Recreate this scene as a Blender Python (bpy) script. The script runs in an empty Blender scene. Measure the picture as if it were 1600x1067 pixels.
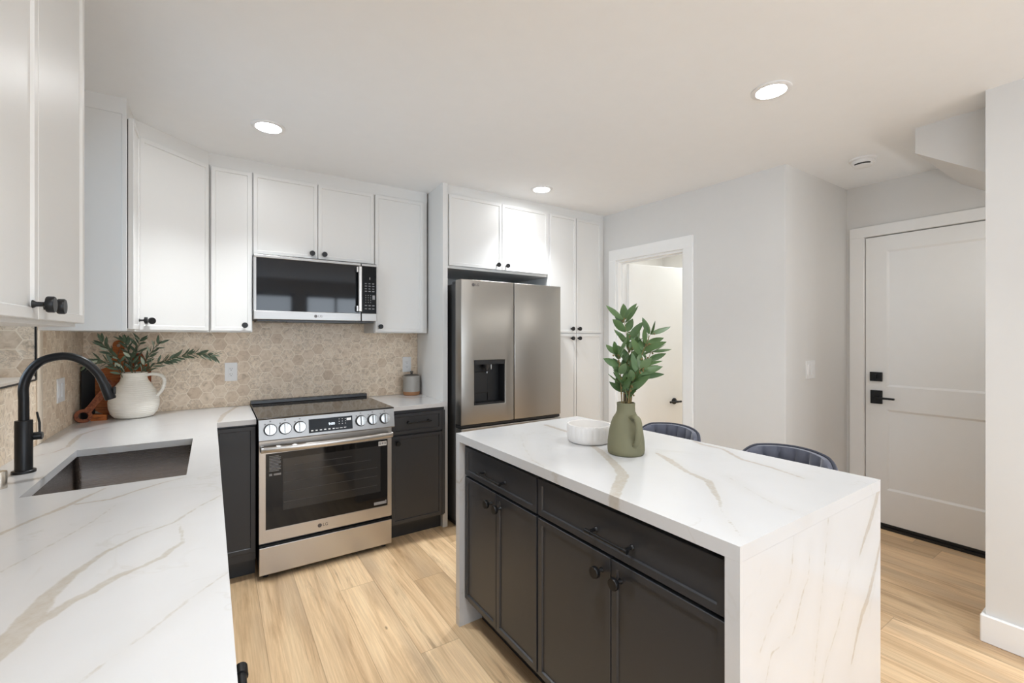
import bpy, bmesh, math, random
from mathutils import Vector, Matrix, noise as mnoise
R = math.radians
scene = bpy.context.scene
COL = scene.collection

# ------------------------------------------------------------------ camera
cam_d = bpy.data.cameras.new('camera'); cam = bpy.data.objects.new('camera', cam_d); COL.objects.link(cam)
cam_d.sensor_width = 36; cam_d.lens = 697.5 / 1600 * 36; cam_d.shift_y = -7.5 / 1600
cam_d.clip_start = .02
cam.location = (.672, -3.627, 1.396); cam.rotation_euler = (R(90), 0, R(-33.4))
scene.camera = cam
# ------------------------------------------------------------------ view, world, daylight
scene.view_settings.view_transform = 'Standard'; scene.view_settings.look = 'None'
scene.view_settings.gamma = 1; scene.view_settings.use_curve_mapping = False
scene.view_settings.exposure = 0.22
cy = scene.cycles
cy.max_bounces = 12; cy.diffuse_bounces = 9; cy.glossy_bounces = 5; cy.transparent_max_bounces = 8
cy.caustics_reflective = False; cy.caustics_refractive = False; cy.sample_clamp_indirect = 6
cy.use_denoising = True
w = bpy.data.worlds.new('sky'); scene.world = w; w.use_nodes = True
w.node_tree.nodes['Background'].inputs[0].default_value = (.62, .78, 1, 1)
w.node_tree.nodes['Background'].inputs[1].default_value = 2.1

CAN_W = 96.0      # one ceiling downlight
DAY_W = 33.0      # daylight through each rear window


def area(name, loc, rot, sx, sy, watts, color, shape='RECTANGLE', spread=180):
    d = bpy.data.lights.new(name, 'AREA'); d.shape = shape; d.size = sx
    if shape in ('RECTANGLE', 'ELLIPSE'): d.size_y = sy
    d.energy = watts; d.color = color; d.spread = R(spread)
    o = bpy.data.objects.new(name, d); COL.objects.link(o); o.location = loc; o.rotation_euler = rot
    return o


YB = -7.0       # wall behind the camera, with two windows
ZC = 2.526      # ceiling height
REARWIN = [(.55, 1.95), (2.15, 3.35)]
for a, b in REARWIN:
    area('daylight', ((a + b) / 2, YB - .25, 1.5), (R(90), 0, 0), b - a, 1.5, DAY_W, (.85, .93, 1))
area('daylight', (-.30, -5.35, 1.45), (R(90), 0, R(-90)), 2.1, 1.8, 10, (.85, .93, 1))  # fill from the added side window, out of view on the left
area('daylight', (-.42, -1.36, 1.76), (R(90), 0, R(-90)), .9, 1.05, 16, (.76, .86, 1))


# ------------------------------------------------------------------ material helpers
def lin(c):
    return tuple((v / 12.92 if v <= .04045 else ((v + .055) / 1.055) ** 2.4) for v in c)


def rgb(r, g, b):
    return lin((r / 255, g / 255, b / 255)) + (1,)


class NT:
    def __init__(s, name):
        s.m = bpy.data.materials.new(name); s.m.use_nodes = True
        s.t = s.m.node_tree; s.b = s.t.nodes['Principled BSDF']; s.out = s.t.nodes['Material Output']

    def n(s, typ, _p=None, **k):
        nd = s.t.nodes.new('ShaderNode' + typ)
        for a, v in (_p or {}).items(): setattr(nd, a, v)
        for a, v in k.items():
            key = int(a[1:]) if a[0] == 'i' and a[1:].isdigit() else a.replace('_', ' ')
            s.put(nd.inputs[key], v)
        return nd

    def put(s, sock, v):
        if isinstance(v, bpy.types.NodeSocket): s.t.links.new(v, sock)
        elif isinstance(v, bpy.types.Node): s.t.links.new(v.outputs[0], sock)
        else: sock.default_value = v

    def math(s, op, a, b=0.0, c=0.0):
        return s.n('Math', {'operation': op}, i0=a, i1=b, i2=c).outputs[0]

    def vm(s, op, a, b=(0, 0, 0), c=(0, 0, 0)):
        nd = s.n('VectorMath', {'operation': op}, i0=a, i1=b)
        if op in ('WRAP', 'MULTIPLY_ADD'): s.put(nd.inputs[2], c)
        return nd.outputs['Value'] if op in ('DOT_PRODUCT', 'LENGTH', 'DISTANCE') else nd.outputs[0]

    def mix(s, f, a, b, blend='MIX'):
        nd = s.n('Mix', {'data_type': 'RGBA', 'blend_type': blend}); s.put(nd.inputs[0], f); s.put(nd.inputs[6], a); s.put(nd.inputs[7], b)
        return nd.outputs[2]

    def ramp(s, f, *stops):
        nd = s.n('ValToRGB', Fac=f); e = nd.color_ramp.elements
        while len(e) < len(stops): e.new(.5)
        for el, (p, c) in zip(e, stops): el.position = p; el.color = c if isinstance(c, tuple) else (c, c, c, 1)
        return nd.outputs[0]

    def noise(s, vec, scale, detail=3, rough=.5, dist=0.0):
        return s.n('TexNoise', Vector=vec, Scale=scale, Detail=detail, Roughness=rough, Distortion=dist).outputs[0]

    def pos(s):
        return s.n('TexCoord').outputs['Object']

    def set(s, **k):
        for a, v in k.items(): s.put(s.b.inputs[a.replace('_', ' ')], v)
        return s

    def bump(s, h, strength=.2, dist=.01):
        s.put(s.b.inputs['Normal'], s.n('Bump', Strength=strength, Distance=dist, Height=h)); return s


def plain(name, col, rough=.5, metal=0.0, var=.03, scale=14, bump=0.0, bscale=300, **k):
    m = NT(name); p = m.pos()
    f = m.noise(p, scale, 4)
    c2 = tuple(max(0, v * (1 - var)) for v in col[:3]) + (1,)
    m.set(Base_Color=m.mix(f, col, c2), Roughness=rough, Metallic=metal, **k)
    if bump: m.bump(m.noise(p, bscale, 2), bump, .002)
    return m.m


M = {}
M['wall'] = plain('wall_paint', (.70, .692, .675, 1), .75, bump=.05)
M['ceiling'] = plain('ceiling_paint', (.87, .885, .90, 1), .8, bump=.05)
M['trim'] = plain('trim_paint', (.86, .86, .85, 1), .4)
M['cab'] = plain('white_cabinet_paint', (.72, .715, .70, 1), .38, var=.01)
M['dark'] = plain('charcoal_cabinet_paint', (.032, .033, .037, 1), .38, var=.08)
M['kick'] = plain('toe_kick_paint', (.022, .024, .028, 1), .45)
M['blk'] = plain('matte_black_metal', (.012, .012, .013, 1), .38, .4)
M['bplast'] = plain('black_plastic', (.012, .012, .013, 1), .35)
M['dplast'] = plain('dark_grey_plastic', (.035, .035, .037, 1), .45)
M['glassblk'] = plain('black_glass', (.005, .005, .006, 1), .05, 0, Specular_IOR_Level=.35)
M['ovenin'] = plain('oven_window_glass', (.022, .022, .023, 1), .06)
M['rack'] = plain('oven_rack', (.07, .07, .07, 1), .3)
M['wplast'] = plain('white_plastic', (.80, .80, .80, 1), .3)
M['slot'] = plain('outlet_slot', (.03, .03, .03, 1), .5)
M['grey'] = plain('grey_print', (.30, .30, .31, 1), .5)
M['white'] = plain('white_print', (.75, .75, .75, 1), .5)
M['logo'] = plain('logo_print', (.10, .09, .09, 1), .4)
M['nickel'] = plain('brushed_nickel', (.62, .57, .50, 1), .25, 1)
M['chrome'] = plain('polished_steel_knob', (.40, .395, .385, 1), .24, 1)
M['dispblk'] = plain('display_black', (.006, .006, .007, 1), .2, 0, Specular_IOR_Level=.12)
M['sage'] = plain('sage_green_clay', (.185, .175, .100, 1), .72, var=.22, scale=9, bump=.15, bscale=90)
M['bowl'] = plain('white_stoneware', (.72, .69, .66, 1), .7, var=.06, scale=30, bump=.08)
M['bark'] = plain('twig_bark', (.24, .17, .06, 1), .7, var=.4, scale=60)
M['obark'] = plain('olive_bark', (.13, .11, .06, 1), .7, var=.3, scale=60)
M['greyclay'] = plain('grey_glaze', (.36, .34, .31, 1), .35, var=.15, scale=25)
M['terracotta'] = plain('bare_terracotta', (.36, .17, .075, 1), .7, var=.2, scale=40)
M['lid'] = plain('dark_lid', (.10, .09, .08, 1), .5)
M['leg'] = plain('black_steel_leg', (.015, .015, .016, 1), .35, .6)
M['velvet'] = plain('slate_velvet', (.125, .13, .17, 1), .75, var=.35, scale=35, Sheen_Weight=.6, Sheen_Roughness=.4)
M['piping'] = plain('dark_piping', (.035, .038, .055, 1), .7)
M['rubber'] = plain('black_sweep', (.012, .011, .010, 1), .6)
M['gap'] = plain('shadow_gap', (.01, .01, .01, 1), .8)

# brushed stainless
def steel(name, col, rough, axis):
    m = NT(name); p = m.pos()
    sc = {'z': (900, 900, 4), 'x': (4, 900, 900)}[axis]
    f = m.noise(m.vm('MULTIPLY', p, sc), 1.0, 3, .6)
    m.set(Base_Color=m.mix(f, col, tuple(v * .97 for v in col[:3]) + (1,)), Metallic=1.0, Roughness=m.math('MULTIPLY_ADD', f, .05, rough - .025))
    return m.m
M['steel'] = steel('brushed_steel', (.52, .495, .47, 1), .30, 'x')
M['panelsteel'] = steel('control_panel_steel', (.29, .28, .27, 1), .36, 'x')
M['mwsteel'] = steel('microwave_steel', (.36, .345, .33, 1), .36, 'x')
M['fridge'] = steel('fridge_steel', (.40, .38, .35, 1), .32, 'z')
M['fside'] = plain('fridge_side_grey', (.085, .085, .085, 1), .45, .3)
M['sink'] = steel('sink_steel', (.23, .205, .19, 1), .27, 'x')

# light emitters
def emit(name, col, s):
    m = NT(name); m.set(Base_Color=(.9, .9, .9, 1), Emission_Color=col, Emission_Strength=s); return m.m
M['lens'] = emit('lamp_lens', (.97, .985, 1, 1), 68)
M['digit'] = emit('display_digit', (.55, .75, 1, 1), .8)
M['dimled'] = emit('display_mark', (.5, .52, .55, 1), .05)

# quartz: vein field is a mesh attribute (signed distance to the vein edge), noise roughens the edge
def quartz(name, base, veincol, str_):
    m = NT(name); p = m.pos()
    v = m.n('Attribute', {'attribute_name': 'vein'}).outputs['Fac']
    wob = m.math('MULTIPLY_ADD', m.noise(p, 45, 5, .6), .016, -.008)
    d = m.math('ADD', v, wob)
    mask = m.n('MapRange', {'interpolation_type': 'SMOOTHSTEP'}, Value=d, From_Min=.0045, From_Max=-.003, To_Min=0.0, To_Max=1.0).outputs[0]
    inner = m.ramp(m.noise(m.vm('MULTIPLY', p, (1, 1, 1)), 60, 5, .65), (.3, .62), (.75, 1.0))
    halo = m.n('MapRange', {'interpolation_type': 'SMOOTHSTEP'}, Value=d, From_Min=.05, From_Max=0.0, To_Min=0.0, To_Max=.10).outputs[0]
    k = m.math('MULTIPLY', m.math('MAXIMUM', m.math('MULTIPLY', mask, inner), halo), str_)
    # faint hairlines
    q = m.vm('ADD', p, m.vm('SCALE', m.n('TexNoise', Vector=p, Scale=2.2, Detail=4.0).outputs[1], (0, 0, 0)))
    hn = m.noise(p, 1.7, 5, .55, 1.2)
    hair = m.math('SUBTRACT', 1.0, m.math('MULTIPLY', m.math('ABSOLUTE', m.math('SUBTRACT', hn, .5)), 90.0))
    gate = m.ramp(m.noise(p, 3.1, 2), (.5, 0.0), (.62, 1.0))
    hair = m.math('MULTIPLY', m.math('MAXIMUM', hair, 0.0), m.math('MULTIPLY', gate, .20))
    col = m.mix(m.math('MAXIMUM', k, hair), base, veincol)
    cloud = m.ramp(m.noise(p, 5, 4), (.35, (.97, .97, .97, 1)), (.7, (1, 1, 1, 1)))
    m.set(Base_Color=m.mix(1.0, col, cloud, 'MULTIPLY'), Roughness=.16, Specular_IOR_Level=.45)
    return m.m
M['quartz'] = quartz('white_quartz', (.61, .608, .61, 1), (.42, .365, .285, 1), .80)

# plank floor: boards run along y
def floor_mat():
    m = NT('oak_plank'); p = m.pos(); x = m.n('SeparateXYZ', Vector=p)
    PW, PL = .188, 1.22
    u = m.math('DIVIDE', m.math('ADD', x.outputs[0], 10.05), PW)
    row = m.math('FLOOR', u)
    off = m.n('TexWhiteNoise', {'noise_dimensions': '1D'}, W=row).outputs[0]
    v = m.math('ADD', m.math('DIVIDE', m.math('ADD', x.outputs[1], 20.0), PL), m.math('MULTIPLY', off, 7.0))
    colm = m.math('FLOOR', v)
    idv = m.n('CombineXYZ', X=row, Y=colm, Z=0.0)
    rnd = m.n('TexWhiteNoise', {'noise_dimensions': '3D'}, Vector=idv)
    fu = m.math('FRACT', u); fv = m.math('FRACT', v)
    eu = m.math('MULTIPLY', m.math('MINIMUM', fu, m.math('SUBTRACT', 1.0, fu)), PW)
    ev = m.math('MULTIPLY', m.math('MINIMUM', fv, m.math('SUBTRACT', 1.0, fv)), PL)
    seam = m.n('MapRange', Value=m.math('MINIMUM', eu, ev), From_Min=.0006, From_Max=.0026, To_Min=1.0, To_Max=0.0).outputs[0]
    shift = m.vm('MULTIPLY', rnd.outputs['Color'], (9, 9, 9))
    g = m.vm('ADD', m.vm('MULTIPLY', p, (13, 1.1, 1)), shift)
    grain = m.noise(g, 1.0, 6, .62, .8)
    fine = m.noise(m.vm('ADD', m.vm('MULTIPLY', p, (150, 4, 1)), shift), 1.0, 3, .6)
    blot = m.noise(m.vm('ADD', m.vm('MULTIPLY', p, (5, .8, 1)), shift), 1.0, 2)
    c = m.ramp(grain, (.24, rgb(180, 148, 112)), (.38, rgb(228, 196, 156)), (.50, rgb(247, 217, 177)), (.80, rgb(252, 228, 190)))
    tint = m.ramp(rnd.outputs['Value'], (0, rgb(212, 203, 192)), (.5, rgb(240, 234, 227)), (1, rgb(255, 251, 245)))
    c = m.mix(.85, c, tint, 'MULTIPLY')
    c = m.mix(m.math('MULTIPLY', m.ramp(fine, (.40, 1.0), (.62, 0.0)), .22), c, rgb(150, 112, 74))
    c = m.mix(m.math('MULTIPLY', m.ramp(blot, (.54, 0.0), (.72, 1.0)), .55), c, rgb(164, 140, 116))
    vor = m.n('TexVoronoi', Vector=m.vm('MULTIPLY', p, (3.2, 1.4, 1)), Scale=1.0)
    knot = m.ramp(m.math('ADD', vor.outputs[0], m.math('MULTIPLY', m.noise(p, 40, 3), .03)), (.022, 1.0), (.04, 0.0))
    c = m.mix(m.math('MULTIPLY', knot, .7), c, rgb(98, 72, 48))
    streak = m.noise(m.vm('ADD', m.vm('MULTIPLY', p, (22, 1.6, 1)), m.vm('SCALE', shift, (0, 0, 0))), 1.0, 5, .7, .6)
    sgate = m.ramp(m.noise(m.vm('ADD', m.vm('MULTIPLY', p, (4, 1.3, 1)), shift), 1.0, 2), (.50, 0.0), (.66, 1.0))
    c = m.mix(m.math('MULTIPLY', m.math('MULTIPLY', m.ramp(streak, (.52, 0.0), (.64, 1.0)), sgate), .62), c, rgb(134, 106, 80))
    c = m.mix(m.math('MULTIPLY', seam, .42), c, rgb(122, 92, 62))
    m.set(Base_Color=c, Roughness=m.math('MULTIPLY_ADD', fine, .12, .34))
    m.bump(m.math('SUBTRACT', m.math('MULTIPLY', fine, .15), seam), .12, .002)
    return m.m
M['floor'] = floor_mat()

# hexagon mosaic: plane coordinates (u, v) in metres, flat-topped hexagons
def hex_mat(name, uaxis):
    m = NT(name); p = m.pos(); x = m.n('SeparateXYZ', Vector=p)
    S = .079
    uv = m.n('CombineXYZ', X=m.math('DIVIDE', x.outputs[2], S), Y=m.math('DIVIDE', x.outputs[uaxis], S), Z=0.0).outputs[0]
    r = (1, 1.7320508, 1)
    h = (.5, .8660254, .5)
    a = m.vm('SUBTRACT', m.vm('WRAP', m.vm('ADD', uv, (30, 34.641016, 0)), r, (0, 0, 0)), h)
    b = m.vm('SUBTRACT', m.vm('WRAP', m.vm('ADD', uv, (30.5, 35.507041, 0)), r, (0, 0, 0)), h)
    a = m.vm('MULTIPLY', a, (1, 1, 0)); b = m.vm('MULTIPLY', b, (1, 1, 0))
    sel = m.math('LESS_THAN', m.vm('LENGTH', a), m.vm('LENGTH', b))
    mx = m.n('Mix', {'data_type': 'VECTOR'}); m.put(mx.inputs[0], sel); m.put(mx.inputs[4], b); m.put(mx.inputs[5], a); g = mx.outputs[1]
    ab = m.vm('ABSOLUTE', g); sx = m.n('SeparateXYZ', Vector=ab)
    d = m.math('MAXIMUM', sx.outputs[0], m.math('ADD', m.math('MULTIPLY', sx.outputs[0], .5), m.math('MULTIPLY', sx.outputs[1], .8660254)))
    grout = m.n('MapRange', Value=d, From_Min=.464, From_Max=.484, To_Min=0.0, To_Max=1.0).outputs[0]
    cid = m.vm('SUBTRACT', uv, g)
    cid = m.vm('FLOOR', m.vm('ADD', m.vm('MULTIPLY', cid, (2, 1.1547005, 0)), (200.5, 200.5, 0)))
    rnd = m.n('TexWhiteNoise', {'noise_dimensions': '3D'}, Vector=cid)
    sh = m.vm('ADD', p, m.vm('MULTIPLY', rnd.outputs['Color'], (7, 7, 7)))
    n1 = m.noise(sh, 26, 6, .62, 1.0)
    c = m.ramp(n1, (.26, rgb(180, 161, 138)), (.42, rgb(224, 206, 183)), (.56, rgb(238, 222, 201)), (.78, rgb(245, 233, 216)))
    tint = m.ramp(rnd.outputs['Value'], (0, rgb(228, 220, 212)), (.3, rgb(246, 243, 240)), (1, rgb(255, 254, 252)))
    c = m.mix(1.0, c, tint, 'MULTIPLY')
    n2 = m.noise(sh, 16, 4, .6, 2.2)
    vein = m.math('SUBTRACT', 1.0, m.math('MULTIPLY', m.math('ABSOLUTE', m.math('SUBTRACT', n2, .5)), 26.0))
    has = m.math('GREATER_THAN', rnd.outputs['Value'], .45)
    c = m.mix(m.math('MULTIPLY', m.math('MULTIPLY', m.math('MAXIMUM', vein, 0.0), has), .42), c, rgb(140, 122, 104))
    c = m.mix(m.math('MULTIPLY', grout, .7), c, rgb(248, 236, 218))
    m.set(Base_Color=c, Roughness=.42)
    m.bump(m.math('SUBTRACT', 1.0, grout), .12, .001)
    return m.m
M['hexback'] = hex_mat('stone_hexagon_tile', 0)
M['hexleft'] = hex_mat('stone_hexagon_tile_side', 1)

def wood(name, c1, c2, c3, scale, vec):
    m = NT(name); p = m.pos()
    g = m.noise(m.vm('MULTIPLY', p, vec), scale, 5, .6, 1.0)
    m.set(Base_Color=m.ramp(g, (.3, c1), (.5, c2), (.72, c3)), Roughness=.55, Specular_IOR_Level=.25); return m.m
M['acacia'] = wood('acacia_wood', rgb(104, 52, 22), rgb(164, 92, 42), rgb(186, 112, 58), 6, (2, 2, 12))
M['walnut'] = wood('walnut_wood', rgb(74, 36, 22), rgb(122, 66, 40), rgb(150, 90, 56), 7, (9, 3, 9))
M['redwood'] = wood('reddish_wood', rgb(96, 44, 22), rgb(150, 78, 42), rgb(172, 98, 58), 6, (10, 3, 2))

def jugmat():
    m = NT('cream_ribbed_clay'); p = m.pos(); z = m.n('SeparateXYZ', Vector=p).outputs[2]
    s = m.math('SINE', m.math('MULTIPLY', m.math('ADD', z, m.math('MULTIPLY', m.noise(p, 9, 2), .006)), 560.0))
    m.set(Base_Color=m.mix(m.noise(p, 22, 4), (.88, .85, .78, 1), (.80, .76, .68, 1)), Roughness=.75); m.bump(s, .35, .003); return m.m
M['jug'] = jugmat()

def leaf(name, c1, c2, back, rough=.45):
    m = NT(name); p = m.pos()
    f = m.noise(p, 11, 3)
    geo = m.n('NewGeometry').outputs['Backfacing']
    m.set(Base_Color=m.mix(geo, m.mix(f, c1, c2), back), Roughness=rough, Subsurface_Weight=.0); return m.m
M['leafg'] = leaf('broad_green_leaf', rgb(46, 76, 40), rgb(100, 126, 76), rgb(116, 140, 98))
M['leafo'] = leaf('olive_leaf', rgb(54, 74, 56), rgb(112, 130, 106), rgb(180, 188, 166))

def pane():
    m = NT('window_glass'); t = m.t
    tr = m.n('BsdfTransparent', Color=(.93, .96, .96, 1)); gl = m.n('BsdfGlossy', Color=(1, 1, 1, 1), Roughness=.0)
    f = m.n('Fresnel', IOR=1.9).outputs[0]
    mx = m.n('MixShader', Fac=f); t.links.new(tr.outputs[0], mx.inputs[1]); t.links.new(gl.outputs[0], mx.inputs[2])
    t.links.new(mx.outputs[0], m.out.inputs[0]); return m.m
M['pane'] = pane()

# ------------------------------------------------------------------ object helpers
WL = {}     # world position of every object's origin


def thing(name, label, cat, loc, group=None):
    o = bpy.data.objects.new(name, None); COL.objects.link(o); o.location = loc; o.empty_display_size = .05
    WL[o] = Vector(loc); tag(o, label, cat, group); return o


def tag(o, label, cat, group=None):
    o['label'] = label; o['category'] = cat
    if group: o['group'] = group
    return o


def part(name, bm, mat, parent=None, label=None, smooth=False, angle=40, origin=None):
    """bm is in world coordinates; one mesh object comes out"""
    o0 = WL[parent] if parent else Vector(origin or (0, 0, 0))
    bmesh.ops.translate(bm, verts=bm.verts, vec=-o0)
    me = bpy.data.meshes.new(name); bm.normal_update(); bm.to_mesh(me); bm.free()
    for mm in (mat if isinstance(mat, list) else [mat]): me.materials.append(mm)
    if smooth:
        me.polygons.foreach_set('use_smooth', [True] * len(me.polygons)); me.set_sharp_from_angle(angle=R(angle))
    o = bpy.data.objects.new(name, me); COL.objects.link(o)
    if parent: o.parent = parent
    else: o.location = o0
    WL[o] = o0
    if label: o['label'] = label
    return o


def struct(name, bm, mat, parent=None, smooth=False):
    o = part(name, bm, mat, parent, smooth=smooth)
    if not parent: o['kind'] = 'structure'
    return o


def B(): return bmesh.new()


def box(bm, x0, x1, y0, y1, z0, z1, bev=0.0, seg=2, mi=0):
    t = bmesh.new(); bmesh.ops.create_cube(t, size=1)
    for v in t.verts: v.co = Vector(((x0 + x1) / 2 + v.co.x * (x1 - x0), (y0 + y1) / 2 + v.co.y * (y1 - y0), (z0 + z1) / 2 + v.co.z * (z1 - z0)))
    if bev: bmesh.ops.bevel(t, geom=t.edges[:], offset=bev, segments=seg, profile=.5, affect='EDGES')
    for f in t.faces: f.material_index = mi
    merge(bm, t); return bm


def merge(bm, t):
    vm = [bm.verts.new(v.co) for v in t.verts]; t.verts.index_update()
    for f in t.faces:
        try: nf = bm.faces.new([vm[v.index] for v in f.verts]); nf.material_index = f.material_index
        except ValueError: pass
    t.free()


def frame(N, up=None):
    N = Vector(N).normalized(); up = Vector(up or (0, 0, 1))
    if abs(N.dot(up)) > .95: up = Vector((0, 1, 0))
    U = up.cross(N).normalized(); V = N.cross(U); return U, V, N


def lathe(bm, prof, O, N=(0, 0, 1), seg=32, cap0=True, cap1=True, fn=None, mi=0):
    """prof: (radius, height) along N"""
    U, V, N = frame(N); O = Vector(O); rings = []
    for r, h in prof:
        ring = []
        for i in range(seg):
            a = 2 * math.pi * i / seg; rr = r * (fn(a, h) if fn else 1)
            ring.append(bm.verts.new(O + U * (math.cos(a) * rr) + V * (math.sin(a) * rr) + N * h))
        rings.append(ring)
    for A, Bq in zip(rings, rings[1:]):
        for i in range(seg):
            f = bm.faces.new((A[i], A[(i + 1) % seg], Bq[(i + 1) % seg], Bq[i])); f.material_index = mi
    if cap0: bm.faces.new(rings[0][::-1]).material_index = mi
    if cap1: bm.faces.new(rings[-1]).material_index = mi
    return bm


def spline(pts, n=8):
    P = [Vector(p) for p in pts]; P = [P[0] * 2 - P[1]] + P + [P[-1] * 2 - P[-2]]; out = []
    for i in range(1, len(P) - 2):
        for k in range(n):
            t = k / n; a, b, c, d = P[i - 1:i + 3]
            out.append(.5 * ((2 * b) + (c - a) * t + (2 * a - 5 * b + 4 * c - d) * t * t + (3 * b - a - 3 * c + d) * t ** 3))
    out.append(P[-2].copy()); return out


def tube(bm, pts, r, seg=12, ell=None, up=None):
    """r: number or list; ell: flattening (ru, rv) factors"""
    n = len(pts); pts = [Vector(p) for p in pts]
    rs = r if isinstance(r, (list, tuple)) else [r] * n
    T = [(pts[min(i + 1, n - 1)] - pts[max(i - 1, 0)]).normalized() for i in range(n)]
    U, V, _ = frame(T[0], up); rings = []
    for i in range(n):
        V = (V - T[i] * V.dot(T[i])).normalized(); U = V.cross(T[i]).normalized()
        eu, ev = ell or (1, 1)
        rings.append([bm.verts.new(pts[i] + U * (math.cos(2 * math.pi * k / seg) * rs[i] * eu) + V * (math.sin(2 * math.pi * k / seg) * rs[i] * ev)) for k in range(seg)])
    for A, Bq in zip(rings, rings[1:]):
        for k in range(seg): bm.faces.new((A[k], A[(k + 1) % seg], Bq[(k + 1) % seg], Bq[k]))
    bm.faces.new(rings[0][::-1]); bm.faces.new(rings[-1]); return bm


def prism(bm, poly, axis, a, b, mi=0):
    """poly in the other two axes; extruded from a to b along axis"""
    def mk(p, t):
        return {'x': (t, p[0], p[1]), 'y': (p[0], t, p[1]), 'z': (p[0], p[1], t)}[axis]
    A = [bm.verts.new(mk(p, a)) for p in poly]; Bq = [bm.verts.new(mk(p, b)) for p in poly]; n = len(poly)
    fs = [bm.faces.new(A), bm.faces.new(Bq[::-1])] + [bm.faces.new((A[i], Bq[i], Bq[(i + 1) % n], A[(i + 1) % n])) for i in range(n)]
    for f in fs: f.material_index = mi
    bmesh.ops.recalc_face_normals(bm, faces=fs); return bm


def cells(bm, xs, ys, solid, a, b, axes='xyz', warp=None):
    """solid(i, j) says which grid cells are filled; slab from a to b on the third axis"""
    vt = {}
    def V(i, j, k):
        if (i, j, k) not in vt:
            q = [0, 0, 0]; q['xyz'.index(axes[0])] = xs[i]; q['xyz'.index(axes[1])] = ys[j]; q['xyz'.index(axes[2])] = (a, b)[k]
            if warp: q = warp(q)
            vt[i, j, k] = bm.verts.new(q)
        return vt[i, j, k]
    nx, ny = len(xs) - 1, len(ys) - 1
    S = lambda i, j: 0 <= i < nx and 0 <= j < ny and solid(i, j)
    fs = []
    for i in range(nx):
        for j in range(ny):
            if not S(i, j): continue
            fs.append(bm.faces.new((V(i, j, 1), V(i + 1, j, 1), V(i + 1, j + 1, 1), V(i, j + 1, 1))))
            fs.append(bm.faces.new((V(i, j, 0), V(i, j + 1, 0), V(i + 1, j + 1, 0), V(i + 1, j, 0))))
            for (di, dj, p, q) in ((-1, 0, (i, j + 1), (i, j)), (1, 0, (i + 1, j), (i + 1, j + 1)), (0, -1, (i, j), (i + 1, j)), (0, 1, (i + 1, j + 1), (i, j + 1))):
                if not S(i + di, j + dj): fs.append(bm.faces.new((V(*p, 0), V(*q, 0), V(*q, 1), V(*p, 1))))
    bmesh.ops.recalc_face_normals(bm, faces=fs); return bm


def rect_rings(bm, O, U, V, N, w, h, rings, cap_last=True, cap_first=True):
    """rings of (inset, height along N) of a w x h rectangle whose lower left corner is O"""
    O, U, V, N = Vector(O), Vector(U), Vector(V), Vector(N); L = []
    for ins, n in rings:
        L.append([bm.verts.new(O + U * u + V * v + N * n) for u, v in ((ins, ins), (w - ins, ins), (w - ins, h - ins), (ins, h - ins))])
    fs = []
    for A, C in zip(L, L[1:]):
        for i in range(4): fs.append(bm.faces.new((A[i], A[(i + 1) % 4], C[(i + 1) % 4], C[i])))
    if cap_last: fs.append(bm.faces.new(L[-1]))
    if cap_first: fs.append(bm.faces.new(L[0][::-1]))
    return fs


def slim_door(bm, O, U, V, N, w, h, t=.020, fw=.022, rec=.006):
    """slim shaker front: narrow raised frame round a recessed panel; O is on the back plane"""
    rect_rings(bm, O, U, V, N, w, h, [(0, 0), (0, t - .0015), (.0015, t), (fw, t), (fw + .003, t - rec)])
    return bm


X, Y, Z = Vector((1, 0, 0)), Vector((0, 1, 0)), Vector((0, 0, 1))


def knob(parent, pos, N, s=1.0, mat=None):
    bm = B(); lathe(bm, [(.0085 * s, 0), (.008 * s, .002 * s), (.0052 * s, .006 * s), (.0048 * s, .017 * s), (.009 * s, .0205 * s), (.0160 * s, .0215 * s), (.0172 * s, .0235 * s), (.0172 * s, .0325 * s), (.0160 * s, .0345 * s)], pos, N, 28)
    return part('knob', bm, mat or M['blk'], parent, smooth=True, angle=35)


def pull(parent, A, Bp, N, off=.032, r=.0055):
    """bar pull with two posts between points A and B on the drawer face"""
    A, Bp, N = Vector(A), Vector(Bp), Vector(N); d = (Bp - A).normalized(); bm = B()
    tube(bm, [A + N * off, A + d * .001 + N * off, Bp + N * off], r, 16)
    for P_, s in ((A, 1), (Bp, -1)):
        C = P_ + d * (s * .012)
        lathe(bm, [(.0095, 0), (.009, .003), (.0058, .006), (.0058, off)], C, N, 16)
        tube(bm, [C + N * off - d * .013, C + N * off + d * .013], r * 1.35, 16)
    return part('pull_handle', bm, M['blk'], parent, smooth=True)


def text_bm(bm, s, size, O, U, V, depth=.0006, align='CENTER', bold=0.0):
    cu = bpy.data.curves.new('txt', 'FONT'); cu.body = s; cu.size = size; cu.extrude = depth; cu.align_x = align; cu.align_y = 'CENTER'; cu.resolution_u = 3; cu.offset = bold
    o = bpy.data.objects.new('txt', cu); COL.objects.link(o); dg = bpy.context.evaluated_depsgraph_get(); dg.update()
    me = bpy.data.meshes.new_from_object(o.evaluated_get(dg)); t = bmesh.new(); t.from_mesh(me)
    O, U, V = Vector(O), Vector(U), Vector(V); N = U.cross(V)
    for v in t.verts: v.co = O + U * v.co.x + V * v.co.y + N * v.co.z
    merge(bm, t); bpy.data.objects.remove(o); bpy.data.curves.remove(cu); bpy.data.meshes.remove(me); return bm


def logo_bm(O, U, V, s):
    """round face mark followed by two letters"""
    bm = B(); O, U, V = Vector(O), Vector(U), Vector(V); N = U.cross(V)
    lathe(bm, [(.5 * s, 0), (.5 * s, .0008)], O, N, 28)
    text_bm(bm, 'LG', s * 1.05, O + U * (1.35 * s), U, V, .0005, bold=.01 * s)
    return bm
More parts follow.
